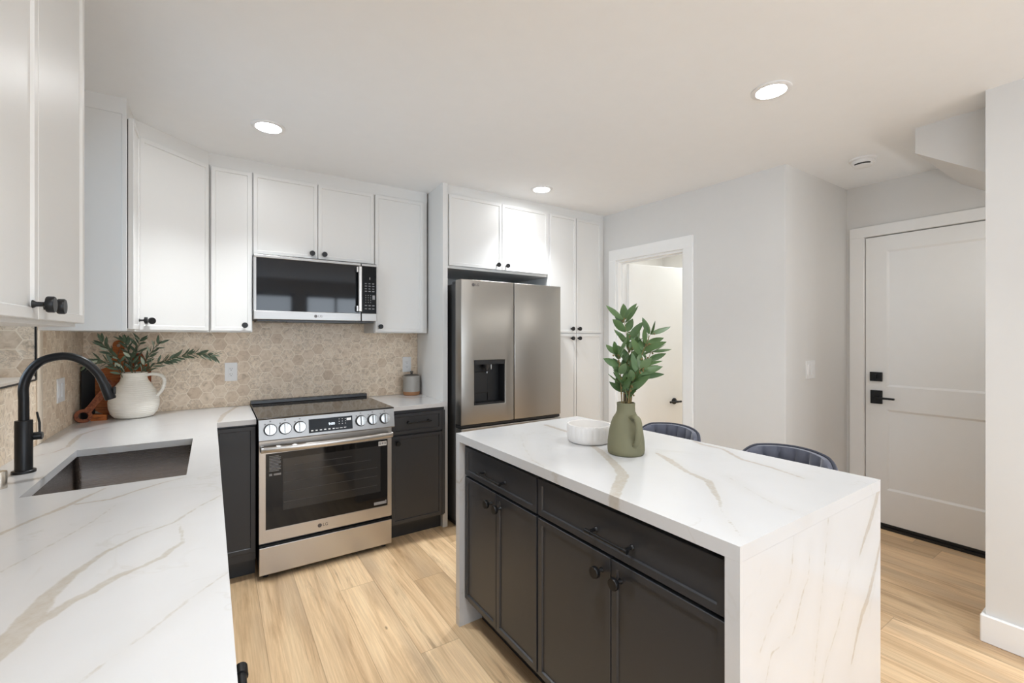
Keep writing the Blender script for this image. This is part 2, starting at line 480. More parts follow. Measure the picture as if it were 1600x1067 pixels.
# the little face on the round mark, in steel colour so that it reads as cut out
def logo_face_bm(O, U, V, s):
    bm = B(); O, U, V = Vector(O), Vector(U), Vector(V); N = U.cross(V); O = O + N * .0007
    pts = [O + U * (math.cos(a) * .36 * s) + V * (math.sin(a) * .36 * s) for a in [R(d) for d in range(70, 361, 18)]]
    tube(bm, pts + [O + U * (.05 * s)], .035 * s, 6)
    tube(bm, [O + V * (.16 * s), O - V * (.15 * s), O - V * (.15 * s) + U * (.12 * s)], .03 * s, 6)
    lathe(bm, [(.06 * s, 0), (.06 * s, .0006)], O - U * (.17 * s) + V * (.14 * s), N, 10)
    return bm
def logo(parent, O, U, V, s, back):
    l = part('logo', logo_bm(O, U, V, s), M['logo'], parent)
    return l


def vein_attr(o, fields):
    """fields: list of (vein polylines, f(world co) -> (u, v), test(normal))"""
    me = o.data; off = WL[o]; at = me.attributes.new('vein', 'FLOAT', 'POINT'); vals = []
    for v in me.vertices:
        q = v.co + off; best = .5
        for veins, uv in fields:
            u = uv(q)
            if u is None: continue
            ux, uy = u
            for pl in veins:
                for (x0, y0, w0), (x1, y1, w1) in zip(pl, pl[1:]):
                    dx, dy = x1 - x0, y1 - y0; L2 = dx * dx + dy * dy or 1e-9
                    t = ((ux - x0) * dx + (uy - y0) * dy) / L2; t = 0 if t < 0 else 1 if t > 1 else t
                    d = math.hypot(ux - x0 - t * dx, uy - y0 - t * dy) - (w0 + (w1 - w0) * t)
                    if d < best: best = d
        vals.append(best)
    at.data.foreach_set('value', vals)


def lin_sp(a, b, step):
    n = max(1, round(abs(b - a) / step)); return [a + (b - a) * i / n for i in range(n + 1)]


# ================================================================== THE ROOM
XR = lambda y: 3.67 - .048 * y              # right wall runs slightly off square
NW = 3.613                                   # stair wall close to the camera
EX, EY = 4.713, -2.176                       # entry door wall, entry back wall
bm = B(); box(bm, -.3, 6.2, YB - .2, .3, -.12, 0); struct('floor', bm, M['floor'])
bm = B(); box(bm, -.3, 6.2, YB - .2, .3, ZC, ZC + .12); struct('ceiling', bm, M['ceiling'])
bm = B(); box(bm, -.3, 3.83, 0, .14, 0, ZC); struct('wall_back', bm, M['wall'])
# left wall with the window opening over the sink
WY0, WY1, WZ0, WZ1 = -1.84, -.868, 1.212, 2.32
bm = B()
cells(bm, [YB, -6.4, -4.3, WY0, WY1, 0], [0, .55, WZ0, WZ1, ZC], lambda i, j: not ((i == 3 and j == 2) or (i == 1 and j in (1, 2))), -.26, 0, 'yzx'); struct('wall_left', bm, M['wall'])
# wall behind the camera with two windows
xs = [0] + [v for ab in REARWIN for v in ab] + [NW]
bm = B(); cells(bm, xs, [0, .75, 2.25, ZC], lambda i, j: not (i in (1, 3) and j == 1), YB - .14, YB, 'xzy'); struct('wall_behind', bm, M['wall'])
for k, (a, b) in enumerate(REARWIN):
    bm = B(); fy = YB - .07
    for (x0, x1, z0, z1) in ((a, a + .05, .75, 2.25), (b - .05, b, .75, 2.25), (a + .05, b - .05, .75, .80), (a + .05, b - .05, 2.20, 2.25), ((a + b) / 2 - .02, (a + b) / 2 + .02, .80, 2.20)):
        box(bm, x0, x1, fy - .02, fy + .02, z0, z1)
    fr = struct('window_%d' % (k + 2), bm, M['blk'])
bm = B()
for a in ((-6.4, -6.35, .55, WZ1), (-4.35, -4.3, .55, WZ1), (-6.35, -4.35, .55, .60), (-6.35, -4.35, WZ1 - .05, WZ1), (-5.375, -5.325, .60, WZ1 - .05)): box(bm, -.10, -.05, *a)
struct('window_4', bm, M['blk'])  # added window behind the camera, put in for light from the left
# right wall: bathroom door opening
DY0, DY1, DZ = -1.441, -.755, 2.086
bm = B(); ys = [EY + .115, DY0, DY1, .0]
cells(bm, ys, [0, DZ, ZC], lambda i, j: not (i == 1 and j == 0), 0, .115, 'yzx', warp=lambda q: [q[0] + XR(q[1]), q[1], q[2]]); struct('wall_right', bm, M['wall'])
bm = B(); prism(bm, [(XR(EY), EY), (EX, EY), (EX, EY + .115), (XR(EY + .115), EY + .115)], 'z', 0, ZC); struct('wall_entry', bm, M['wall'])
# entry door wall with the door opening
EY1, EY0, EZ = -2.292, -3.20, 2.135
bm = B(); cells(bm, [-4.6, EY0, EY1, EY + .115], [0, EZ, ZC], lambda i, j: not (i == 1 and j == 0), EX, EX + .14, 'yzx'); struct('wall_entry_door', bm, M['wall'])
bm = B(); box(bm, NW, EX, -4.7, -4.6, 0, ZC); struct('wall_stair_end', bm, M['wall'])
bm = B(); box(bm, NW, NW + .14, YB, -3.113, 0, ZC); struct('wall_stair', bm, M['wall'])
bm = B(); prism(bm, [(-2.81, ZC), (-2.81, 2.39), (-4.6, 1.15), (-4.6, ZC)], 'x', 3.83, EX); struct('ceiling_stair_slope', bm, M['wall'])
# bathroom beyond the open door
bm = B()
box(bm, 5.5, 5.6, -2.0, .3, 0, ZC); box(bm, 3.83, 5.5, .14, .24, 0, ZC); box(bm, 3.9, 5.5, -2.06, -1.96, 0, ZC); struct('wall_bathroom', bm, M['wall'])

# hexagon tile on the walls (real thin slabs)
TB = -.045
bm = B(); box(bm, .012, 2.09, TB, 0, .90, 1.62); struct('trim_backsplash_back', bm, M['hexback'])
bm = B(); cells(bm, [-3.3, WY0, WY1, -.80, TB], [.90, WZ0, 1.46], lambda i, j: not (i == 1 and j == 1), 0, .012, 'yzx'); struct('trim_backsplash_left', bm, M['hexleft'])
bm = B(); box(bm, .012, .019, -.866, -.80, .924, 1.424, .002, 1); struct('trim_tile_edge', bm, plain('pale_stone_trim', (.68, .59, .48, 1), .5))
# left window: deep tiled niche with black edge profile, stone sill, frame and glass at its back
bm = B(); box(bm, -.215, .012, WY1 - .012, WY1, WZ0 + .012, WZ1); struct('trim_niche_far', bm, M['hexback'])
bm = B(); box(bm, -.215, .012, WY0, WY0 + .012, WZ0 + .012, WZ1); struct('trim_niche_near', bm, M['hexback'])
bm = B(); box(bm, -.215, .014, WY0, WY1, WZ0, WZ0 + .012, .001, 1); struct('trim_sill', bm, plain('pale_stone_sill', (.66, .60, .53, 1), .3))
bm = B(); box(bm, .0121, .0165, WY1 - .016, WY1, WZ0 - .004, 1.455); box(bm, .0141, .0165, WY0, WY1 - .016, WZ0 - .006, WZ0 + .001); struct('trim_black_profile', bm, M['blk'])
bm = B()
for a in ((WY0 + .012, WY0 + .05, WZ0 + .012, WZ1), (WY1 - .05, WY1 - .012, WZ0 + .012, WZ1), (WY0 + .05, WY1 - .05, WZ0 + .012, WZ0 + .05), (WY0 + .05, WY1 - .05, WZ1 - .04, WZ1)):
    box(bm, -.255, -.215, *a)
win = struct('window_1', bm, M['blk'])
bm = B(); box(bm, -.238, -.232, WY0 + .045, WY1 - .045, WZ0 + .045, WZ1 - .035); part('window_pane', bm, M['pane'], win)

# casings, jambs, baseboards
def sheared(bm):
    for v in bm.verts: v.co.x += XR(v.co.y)
    return bm
CT = .018
bm = B()
for a in ((DY1, -.677, 0, DZ), (-1.521, DY0, 0, DZ), (-1.521, -.677, DZ, 2.183)): box(bm, -CT, 0, *a, .002, 1)
struct('trim_bathroom_casing', sheared(bm), M['trim'])
bm = B(); box(bm, 0, .115, DY1 - .018, DY1, 0, DZ); box(bm, 0, .115, DY0, DY0 + .018, 0, DZ); box(bm, 0, .115, DY0 + .018, DY1 - .018, DZ - .018, DZ)
box(bm, .045, .06, DY1 - .03, DY1 - .018, 0, DZ - .018); box(bm, .045, .06, DY0 + .018, DY1 - .03, DZ - .03, DZ - .018)
struct('trim_bathroom_jamb', sheared(bm), M['trim'])
bm = B()
for a in ((EY1, -2.203, 0, EZ), (EY0 - .09, EY0, 0, EZ), (EY0 - .09, -2.203, EZ, 2.212)): box(bm, EX - .02, EX, *a, .002, 1)
struct('trim_entry_casing', bm, M['trim'])
bm = B(); box(bm, EX - .012, EX + .05, EY0, EY1, 0, .018); struct('trim_threshold', bm, M['rubber'])
bh = .125
bm = B(); box(bm, NW - .02, NW, YB + .01, -3.098, 0, bh, .004, 1); box(bm, NW, NW + .14, -3.113, -3.098, 0, bh, .004, 1); struct('baseboard_stair', bm, M['trim'])
bm = B(); box(bm, -.015, 0, EY - .01, -1.525, 0, bh, .003, 1); struct('baseboard_right', sheared(bm), M['trim'])
bm = B(); box(bm, XR(EY) - .01, EX - .02, EY - .015, EY, 0, bh, .003, 1); struct('baseboard_entry', bm, M['trim'])

# bathroom door leaf, standing open, with lever and hinge
hx, hy = XR(-.775) + .10, -.782
ang = R(-9.5)
def leafpt(u, n, z): return Vector((hx + math.cos(ang) * u + math.sin(ang) * n, hy + math.sin(ang) * u - math.cos(ang) * n, z))
def leafbox(bm, u0, u1, n0, n1, z0, z1, bev=0):
    t = bmesh.new(); box(t, u0, u1, n0, n1, z0, z1, bev)
    for v in t.verts: v.co = leafpt(v.co.x, v.co.y, v.co.z)
    bmesh.ops.reverse_faces(t, faces=t.faces[:]); merge(bm, t)
bm = B(); leafbox(bm, 0, .70, 0, .036, .01, 2.06, .002); door1 = struct('door_1', bm, M['trim'])
bm = B(); LU = .535
lathe(bm, [(.030, 0), (.030, .006), (.026, .009), (.011, .010), (.011, .050)], leafpt(LU, .036, .778), leafpt(0, 1, 0) - leafpt(0, 0, 0), 28)
tube(bm, [leafpt(LU + .045, .083, .778), leafpt(LU - .09, .083, .778)], .0095, 16); part('door_lever', bm, M['blk'], door1, smooth=True)
for hz in (.845, .15):
    bm = B(); leafbox(bm, -.022, -.001, .0, .040, hz - .05, hz + .05); tube(bm, [leafpt(-.008, .045, hz - .055), leafpt(-.008, .045, hz + .055)], .007, 10); part('hinge', bm, M['blk'], door1)

# entry door: two recessed panels, deadbolt and square lever
bm = B(); DX = EX + .006; DT = .045
y0, y1, z0, z1 = EY0 + .004, EY1 - .004, .022, EZ - .006
pw0, pw1 = y0 + .125, y1 - .125
pz = ((.285, .868), (1.035, 2.022))
for a in ((y0, pw0, z0, z1), (pw1, y1, z0, z1), (pw0, pw1, z0, pz[0][0]), (pw0, pw1, pz[0][1], pz[1][0]), (pw0, pw1, pz[1][1], z1)): box(bm, DX, DX + DT, *a)
for p in pz:
    rect_rings(bm, (DX + .0, pw1, p[0]), -Y, Z, -X, pw1 - pw0, p[1] - p[0], [(0, 0), (.014, -.009)], cap_first=False)
door2 = struct('door_2', bm, M['trim'])
bm = B(); box(bm, DX - .016, DX, -2.398, -2.325, 1.070, 1.136, .002); lathe(bm, [(.017, 0), (.016, .006)], (DX - .016, -2.365, 1.103), -X, 24); box(bm, DX - .038, DX - .02, -2.370, -2.360, 1.087, 1.119, .003); part('deadbolt', bm, M['blk'], door2)
bm = B(); box(bm, DX - .014, DX, -2.398, -2.328, .905, 1.003, .002); lathe(bm, [(.011, 0), (.011, .05)], (DX - .014, -2.363, .952), -X, 20); box(bm, DX - .068, DX - .05, -2.482, -2.350, .945, .959, .002); part('door_lever', bm, M['blk'], door2)
bm = B(); box(bm, DX - .004, DX, y0, y1, .022, .040); part('door_sweep', bm, M['rubber'], door2)
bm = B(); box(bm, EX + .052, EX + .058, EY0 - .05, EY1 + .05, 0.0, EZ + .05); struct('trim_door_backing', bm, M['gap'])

# ------------------------------------------------------------------ ceiling fittings
def downlight(x, y, where, k=1.0):
    t = thing('recessed_downlight', 'round white recessed ceiling downlight, lit, ' + where, 'ceiling light', (x, y, ZC))
    bm = B(); lathe(bm, [(.060, -.001), (.083, -.001), (.083, -.004), (.078, -.007), (.063, -.008), (.060, -.004), (.060, -.001)], (x, y, ZC), Z, 40, False, False); bmesh.ops.recalc_face_normals(bm, faces=bm.faces[:]); part('trim_ring', bm, M['wplast'], t, smooth=True)
    bm = B(); lathe(bm, [(.061, -.0030), (.061, -.001)], (x, y, ZC), Z, 32); part('lens', bm, M['lens'], t, label='glowing white lens')
    ld = bpy.data.lights.new('downlight_lamp', 'SPOT'); ld.energy = CAN_W * k; ld.color = (.92, .965, 1); ld.spot_size = R(108); ld.spot_blend = 1.0; ld.shadow_soft_size = .05
    a = bpy.data.objects.new('downlight_lamp', ld); COL.objects.link(a); a.parent = t; a.location = (0, 0, -.014)
downlight(.90, -.90, 'above the range, nearest the corner cabinets', 1.0)
downlight(2.742, -.90, 'in front of the refrigerator cabinets', .8)
downlight(2.791, -2.572, 'above the right side of the island, largest in view', .5)
downlight(1.12, -2.85, 'above the camera, out of view overhead', .8)
downlight(.90, -4.4, 'behind the camera on the left')
downlight(2.79, -4.4, 'behind the camera on the right')
area('entry_fill_light', (4.2, -3.38, 1.96), (R(62), 0, 0), .25, .25, 3.0, (1, .98, .95), 'DISK')  # added fill light, hidden behind the stair wall, brightens the entry
area('bathroom_lamp', (4.75, -1.0, ZC - .02), (0, 0, 0), .3, .3, 26, (.97, 1, .98), 'DISK')

sx, sy = 4.101, -2.484
t = thing('smoke_detector', 'round white smoke detector on the ceiling by the entry', 'smoke detector', (sx, sy, ZC))
bm = B(); lathe(bm, [(.072, 0), (.072, -.010), (.066, -.014), (.062, -.014)], (sx, sy, ZC), Z, 40); bmesh.ops.recalc_face_normals(bm, faces=bm.faces[:]); part('base_plate', bm, M['wplast'], t, smooth=True)
bm = B(); lathe(bm, [(.060, -.0141), (.060, -.026), (.055, -.034), (.052, -.034), (.048, -.046), (.030, -.052)], (sx, sy, ZC), Z, 40); bmesh.ops.recalc_face_normals(bm, faces=bm.faces[:]); part('housing', bm, M['wplast'], t, smooth=True)
bm = B(); tube(bm, [(sx + math.cos(R(a)) * .0535, sy + math.sin(R(a)) * .0535, ZC - .038) for a in range(150, 241, 6)], .0042, 8)
part('vent_slot', bm, M['slot'], t)

# ================================================================== UPPER CABINETS
ZU, ZD0, ZD1, ZT = 1.424, 1.432, 2.440, 2.450     # box bottom, door bottom, door top, box top
FB = -.320                                         # face of the back-wall boxes


def cab(label, x0, x1, y0, y1, z0, z1, name='wall_cabinet', mat='cab', cat='cabinet', group=None):
    t = thing(name, label, cat, ((x0 + x1) / 2, max(y0, y1), z0), group)
    bm = B(); box(bm, x0, x1, min(y0, y1), max(y0, y1), z0, z1, .001, 1); part('carcass', bm, M[mat], t); return t


def door_y(t, x0, x1, z0, z1, y, mat='cab', name='door'):      # front facing -y
    bm = B(); slim_door(bm, (x0, y, z0), X, Z, -Y, x1 - x0, z1 - z0); return part(name, bm, M[mat], t)


def door_x(t, y0, y1, z0, z1, x, N, mat='cab', name='door'):   # front facing +-x
    bm = B()
    if N > 0: slim_door(bm, (x, y0, z0), Y, Z, X, y1 - y0, z1 - z0)
    else: slim_door(bm, (x, y1, z0), -Y, Z, -X, y1 - y0, z1 - z0)
    return part(name, bm, M[mat], t)


UC = 'white wall cabinet'
c = cab('tall white single-door wall cabinet between corner cabinet and microwave', .630, .858, FB, TB, ZU, ZT)
d = door_y(c, .638, .853, ZD0, ZD1, FB); knob(d, (.815, FB - .02, 1.468), -Y)
c = cab('short white two-door wall cabinet above the microwave', .859, 1.632, FB, TB, 1.920, ZT)
d = door_y(c, .863, 1.244, 1.928, ZD1, FB); knob(d, (1.207, FB - .02, 1.960), -Y)
d = door_y(c, 1.248, 1.628, 1.928, ZD1, FB); knob(d, (1.285, FB - .02, 1.960), -Y)
c = cab('tall white single-door wall cabinet right of the microwave', 1.634, 2.048, FB, TB, ZU, ZT)
d = door_y(c, 1.638, 2.010, ZD0, ZD1, FB); knob(d, (1.671, FB - .02, 1.470), -Y)
# diagonal corner cabinet
P1, P2 = Vector((.312, -.612, 0)), Vector((.627, -.320, 0))
t = thing('corner_wall_cabinet', 'diagonal white corner wall cabinet above the cream jug', 'cabinet', (.2, -.2, ZU))
bm = B(); prism(bm, [(.013, TB - .002), (.013, -.612), (.312, -.612), (.627, -.320), (.627, TB - .002)], 'z', ZU, ZT); part('carcass', bm, M['cab'], t)
U = (P2 - P1).normalized(); N = Vector((U.y, -U.x, 0)); L = (P2 - P1).length
bm = B(); slim_door(bm, P1 + U * .012 + Z * ZD0, U, Z, N, L - .028, ZD1 - ZD0); d = part('door', bm, M['cab'], t); knob(d, P1 + U * .052 + N * .02 + Z * 1.480, N)
# narrow cabinet between corner and window
t = cab('narrow white wall cabinet beside the sink window, its side panel facing the camera', .013, .306, -.846, -.614, ZU, ZT)
bm = B(); box(bm, .294, .312, -.852, -.614, ZU, ZT, .001, 1); part('face_frame', bm, M['cab'], t)
d = door_x(t, -.842, -.628, ZD0, ZD1, .316, 1); knob(d, (.336, -.668, 1.480), X)
bm = B(); box(bm, .3121, .3155, -.836, -.63, ZD0 + .004, ZD1 - .004); part('door_shade_strip', bm, M['gap'], t)  # near-black strip that paints in the shade behind the door
# big one beside the camera
t = cab('large white two-door wall cabinet at left edge, nearest the camera', .013, .330, -2.672, -1.862, ZU, ZT)
d = door_x(t, -2.262, -1.866, ZD0 + .002, ZD1, .330, 1); knob(d, (.350, -2.226, 1.464), X)
d = door_x(t, -2.668, -2.266, ZD0 + .002, ZD1, .330, 1); knob(d, (.350, -2.302, 1.464), X)
# fillers up to the ceiling
bm = B(); box(bm, .622, 2.05, FB + .001, TB, ZT, ZC); struct('trim_1', bm, M['cab'])
bm = B(); prism(bm, [(.013, TB), (.013, -.848), (.310, -.848), (.310, -.614), (.627, -.320), (.627, TB)], 'z', ZT, ZC); struct('trim_2', bm, M['cab'])
bm = B(); box(bm, .013, .330, -2.672, -1.862, ZT, ZC); struct('trim_3', bm, M['cab'])

# ================================================================== FRIDGE SURROUND AND PANTRY
FP = -.600
t = thing('tall_cabinet_panel', 'tall white floor-to-ceiling panel left of the refrigerator', 'cabinet panel', (2.07, -.3, 0))
bm = B(); prism(bm, [(2.048, -.620), (2.086, -.620), (2.11, TB - .01), (2.075, TB - .01)], 'z', 0, ZC); part('panel', bm, M['cab'], t)
c = cab('deep white two-door cabinet above the refrigerator', 2.092, 3.026, FP, -.05, 1.905, ZT)
d = door_y(c, 2.100, 2.559, 1.925, 2.452, FP); knob(d, (2.515, FP - .02, 1.960), -Y)
d = door_y(c, 2.563, 3.021, 1.925, 2.452, FP); knob(d, (2.600, FP - .02, 1.960), -Y)
c = cab('tall white four-door pantry cabinet right of the refrigerator', 3.030, 3.655, FP, -.05, .10, ZT, name='pantry_cabinet')
for (a, b, kx) in ((3.046, 3.340, 3.303), (3.346, 3.648, 3.384)):
    d = door_y(c, a, b, 1.430, 2.452, FP); knob(d, (kx - .02, FP - .02, 1.466), -Y)
    d = door_y(c, a, b, .115, 1.420, FP); knob(d, (kx - .02, FP - .02, 1.382), -Y)
bm = B(); box(bm, 3.035, 3.65, FP + .06, -.06, 0, .10); part('toe_kick', bm, M['cab'], c)
bm = B(); box(bm, 2.088, 3.655, FP + .001, -.05, ZT, ZC); struct('trim_4', bm, M['cab'])
bm = B(); prism(bm, [(3.656, FP + .004), (3.698, FP + .004), (3.672, -.05), (3.656, -.05)], 'z', 0, ZC); struct('trim_5', bm, M['cab'])

# ================================================================== REFRIGERATOR
FX0, FX1, FM = 2.112, 3.022, 2.562
FY = -.790
t = thing('refrigerator', 'stainless steel french-door refrigerator with dispenser in left door', 'refrigerator', (2.56, -.3, 0))
bm = B(); box(bm, FX0 + .012, FX1 - .012, -.675, -.06, .045, 1.785, .004, 1); part('body', bm, M['fside'], t, label='dark grey body')
bm = B(); box(bm, FX0 + .02, FX0 + .10, -.74, -.60, 1.786, 1.806, .006); part('hinge_cover', bm, M['fside'], t)
bm = B(); box(bm, FX1 - .10, FX1 - .02, -.74, -.60, 1.786, 1.806, .006); part('hinge_cover', bm, M['fside'], t)
DZ0, DZ1 = .765, 1.806
hxs, hzs = [FX0, 2.217, 2.479, FM - .003], [DZ0, .900, 1.225, DZ1]
def fdoor(bm, xs, zs, sol, y0, y1):
    cells(bm, xs, zs, sol, y0, y1, 'xzy'); return bm
def round_front(bm, r=.008):
    es = [e for e in bm.edges if len(e.link_faces) == 2 and e.calc_face_angle(0) > 1 and any(abs(v.co.y - FY) < 1e-5 for v in e.verts) and all(abs(v.co.y - FY) < 1e-5 for v in e.verts)]
    bmesh.ops.bevel(bm, geom=es, offset=r, segments=3, profile=.5, affect='EDGES')
bm = fdoor(B(), hxs, hzs, lambda i, j: not (i == 1 and j == 1), -.70, FY); round_front(bm, .004)
ld = part('left_door', bm, M['fridge'], t, smooth=True, angle=50)
bm = fdoor(B(), [FM + .003, FX1], [DZ0, DZ1], lambda i, j: True, -.70, FY); round_front(bm, .006); rd = part('right_door', bm, M['fridge'], t, smooth=True, angle=50)
logo(ld, (2.209, FY - .0002, 1.770), X, Z, .024, M['fridge'])
# dispenser
bm = B(); a0, a1, b0, b1 = 2.217, 2.479, .900, 1.225
for q in ((a0, a1, -.705, -.700, b0, b1), (a0, a0 + .006, FY + .001, -.70, b0, b1), (a1 - .006, a1, FY + .001, -.70, b0, b1), (a0, a1, FY + .001, -.70, b0, b0 + .012), (a0, a1, FY - .002, -.72, b1 - .032, b1)): box(bm, *q)
box(bm, 2.26, 2.375, -.715, -.705, .975, 1.135, .004); box(bm, 2.375, 2.386, -.712, -.705, .91, 1.19)
dsp = part('dispenser', bm, M['bplast'], ld, label='black water and ice dispenser recess')
bm = B(); lathe(bm, [(.030, 0), (.026, -.02), (.012, -.04), (.009, -.055)], (2.345, -.750, b1 - .032), Z, 20); bmesh.ops.recalc_face_normals(bm, faces=bm.faces[:]); part('spout', bm, M['dplast'], ld, smooth=True)
bm = B(); lathe(bm, [(.006, 0), (.005, -.035)], (2.372, -.765, b1 - .035), Z, 12); bmesh.ops.recalc_face_normals(bm, faces=bm.faces[:]); part('nozzle', bm, M['chrome'], ld, smooth=True)
bm = B(); lathe(bm, [(.006, 0), (.006, -.012)], (2.345, -.750, b1 - .088), Z, 12); bmesh.ops.recalc_face_normals(bm, faces=bm.faces[:]); part('nozzle', bm, M['chrome'], ld, smooth=True)
bm = B(); box(bm, FX0 + .004, FX1 - .004, FY + .012, -.69, DZ0 - .022, DZ0 - .003); part('door_gasket', bm, M['bplast'], t)
bm = B(); box(bm, FX0, FX1, FY, -.70, .405, DZ0 - .026, .006); part('freezer_drawer', bm, M['fridge'], t)
bm = B(); box(bm, FX0, FX1, FY, -.70, .06, .395, .006); part('freezer_drawer', bm, M['fridge'], t)
bm = B(); box(bm, FX0 + .02, FX1 - .02, -.72, -.10, .01, .055); part('base_grille', bm, M['bplast'], t)
for fx in (FX0 + .06, FX1 - .06):
    for fq in (-.68, -.15): bm = B(); lathe(bm, [(.02, 0), (.02, .02)], (fx, fq, 0), Z, 16); part('foot', bm, M['bplast'], t)

# ================================================================== COUNTERTOP (left leg, back leg, piece right of range)
CZ, CTH = .9225, .028
L1 = [[(0.05, -2.45, .008), (0.202, -2.124, .0061), (0.236, -2.056, .0065), (0.275, -1.975, .0063), (0.324, -1.892, .0076), (0.343, -1.84, .0062), (0.378, -1.767, .0028)],
 [(0.339, -1.896, .0051), (0.413, -1.897, .0053), (0.47, -1.84, .0047), (0.523, -1.796, .0039), (0.582, -1.764, .002)],
 [(0.30, -2.95, .03), (0.378, -2.689, .0231), (0.396, -2.634, .0252), (0.403, -2.604, .0215), (0.409, -2.556, .019), (0.413, -2.486, .0137), (0.428, -2.412, .0104), (0.447, -2.365, .0079), (0.465, -2.317, .0046), (0.516, -2.248, .0036), (0.579, -2.202, .0027), (0.625, -2.111, .0021), (0.679, -2.038, .0018)],
 [(0.39, -2.66, .012), (0.412, -2.6, .0097), (0.431, -2.566, .0102), (0.452, -2.529, .0097), (0.478, -2.503, .0096), (0.505, -2.463, .0083), (0.538, -2.442, .0068), (0.573, -2.413, .0071), (0.587, -2.378, .0054), (0.606, -2.35, .0028), (0.59, -2.217, .0010)],
 [(0.514, -2.791, .0005), (0.535, -2.76, .0008), (0.582, -2.705, .0005), (0.624, -2.643, .0008), (0.689, -2.563, .0005)],
 [(0.307, -2.311, .0008), (0.339, -2.24, .0008), (0.366, -2.178, .001), (0.405, -2.078, .0008), (0.433, -1.964, .0008)],
 [(0.067, -1.112, .003), (0.113, -1.063, .0031), (0.134, -0.977, .0056), (0.124, -0.843, .011), (0.119, -0.68, .0081), (0.149, -0.581, .0057), (0.199, -0.52, .0039)],
 [(0.679, -0.652, .0093), (0.704, -0.392, .0139), (0.74, -0.24, .0107), (0.791, -0.034, .01)],
 [(1.86, -0.202, .0098), (1.928, -0.334, .0112), (2.049, -0.326, .0065)]]
EDGE, CF, YEND = .668, -.683, -3.25
SX0, SX1, SY0, SY1 = .180, .572, -1.735, -1.072
def taper(q):
    if q[1] < CF - 1e-6: q = [q[0] * (1 + .0182 * (CF - q[1])), q[1], q[2]]
    return q
xs = lin_sp(.0125, SX0, .008)[:-1] + lin_sp(SX0, SX1, .006)[:-1] + lin_sp(SX1, EDGE, .006)[:-1] + lin_sp(EDGE, .857, .01)
ys = lin_sp(YEND, SY0, .007)[:-1] + lin_sp(SY0, SY1, .02)[:-1] + lin_sp(SY1, CF, .012)[:-1] + lin_sp(CF, TB - .001, .012)
def sol(i, j):
    xm, ym = (xs[i] + xs[i + 1]) / 2, (ys[j] + ys[j + 1]) / 2
    if ym < CF and xm > EDGE: return False
    if SX0 < xm < SX1 and SY0 < ym < SY1: return False
    return True
t = thing('countertop', 'white veined quartz countertop round the sink and corner', 'countertop', (.3, -1.0, CZ - CTH))
bm = cells(B(), xs, ys, sol, CZ - CTH, CZ, 'xyz', warp=taper); o = part('top', bm, M['quartz'], t); vein_attr(o, [(L1, lambda q: (q.x, q.y))])
t = thing('countertop', 'short white quartz countertop between range and refrigerator panel', 'countertop', (1.85, -.35, CZ - CTH))
bm = cells(B(), lin_sp(1.640, 2.047, .012), lin_sp(CF, -.0465, .012), lambda i, j: True, CZ - CTH, CZ, 'xyz', warp=lambda q: [q[0] + (max(0, q[0] - 1.85) / .2) * .025 * (q[1] - CF) / .64 - .0, q[1], q[2]])
o = part('top', bm, M['quartz'], t); vein_attr(o, [(L1, lambda q: (q.x, q.y))])

# undermount sink
t = thing('sink', 'stainless steel undermount sink in the white quartz counter', 'sink', ((SX0 + SX1) / 2, (SY0 + SY1) / 2, .66))
def rrect(x0, x1, y0, y1, r, z, n=5):
    pts = []
    for cx_, cy_, a0 in ((x1 - r, y1 - r, 0), (x0 + r, y1 - r, 90), (x0 + r, y0 + r, 180), (x1 - r, y0 + r, 270)):
        for k in range(n + 1):
            a = R(a0 + 90 * k / n); pts.append((cx_ + r * math.cos(a), cy_ + r * math.sin(a), z))
    return pts
bm = B(); k_ = .004; rings = []
for (g, z, r) in ((.025, CZ - CTH - .0005, .02), (-k_, CZ - CTH - .0005, .02), (-k_, .70, .02), (.012, .685, .02), (.05, .683, .02)):
    s_ = -1 if False else 1
    gg = g if g != .025 else -.022
    rings.append([bm.verts.new(p) for p in rrect(SX0 + gg, SX1 - gg, SY0 + gg, SY1 - gg, r, z)])
for A, C in zip(rings, rings[1:]):
    n = len(A)
    for i in range(n): bm.faces.new((A[i], A[(i + 1) % n], C[(i + 1) % n], C[i]))
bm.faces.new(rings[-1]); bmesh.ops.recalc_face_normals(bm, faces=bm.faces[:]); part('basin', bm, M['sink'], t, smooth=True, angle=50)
bm = B(); lathe(bm, [(.045, .0005), (.045, .003), (.035, .003), (.032, .001)], ((SX0 + SX1) / 2, (SY0 + SY1) / 2, .683), Z, 28); part('drain', bm, M['nickel'], t, smooth=True)

# faucet
fx, fy = .108, -1.392
t = thing('faucet', 'matte black pull-down gooseneck faucet behind the sink', 'faucet', (fx, fy, CZ))
bm = B(); lathe(bm, [(.031, 0), (.031, .008), (.029, .010), (.0228, .0102), (.0228, .180), (.022, .182), (.0145, .1825)], (fx, fy, CZ), Z, 36); part('body', bm, M['blk'], t, smooth=True)
arc = [(fx, fy, 1.10), (fx, fy, 1.17), (fx, fy, 1.222), (.122, fy, 1.272), (.155, fy, 1.312), (.212, fy, 1.326), (.262, fy, 1.305), (.298, fy, 1.262), (.316, fy, 1.222)]
bm = B(); tube(bm, spline(arc, 8), .0138, 20); part('spout', bm, M['blk'], t, smooth=True)
bm = B(); tube(bm, [(.3155, fy, 1.224), (.3215, fy, 1.208), (.335, fy, 1.165), (.3362, fy, 1.161)], [.0140, .0160, .0172, .0155], 22); box(bm, .342, .3505, fy - .009, fy + .009, 1.178, 1.207, .003); part('spray_head', bm, M['blk'], t, smooth=True)
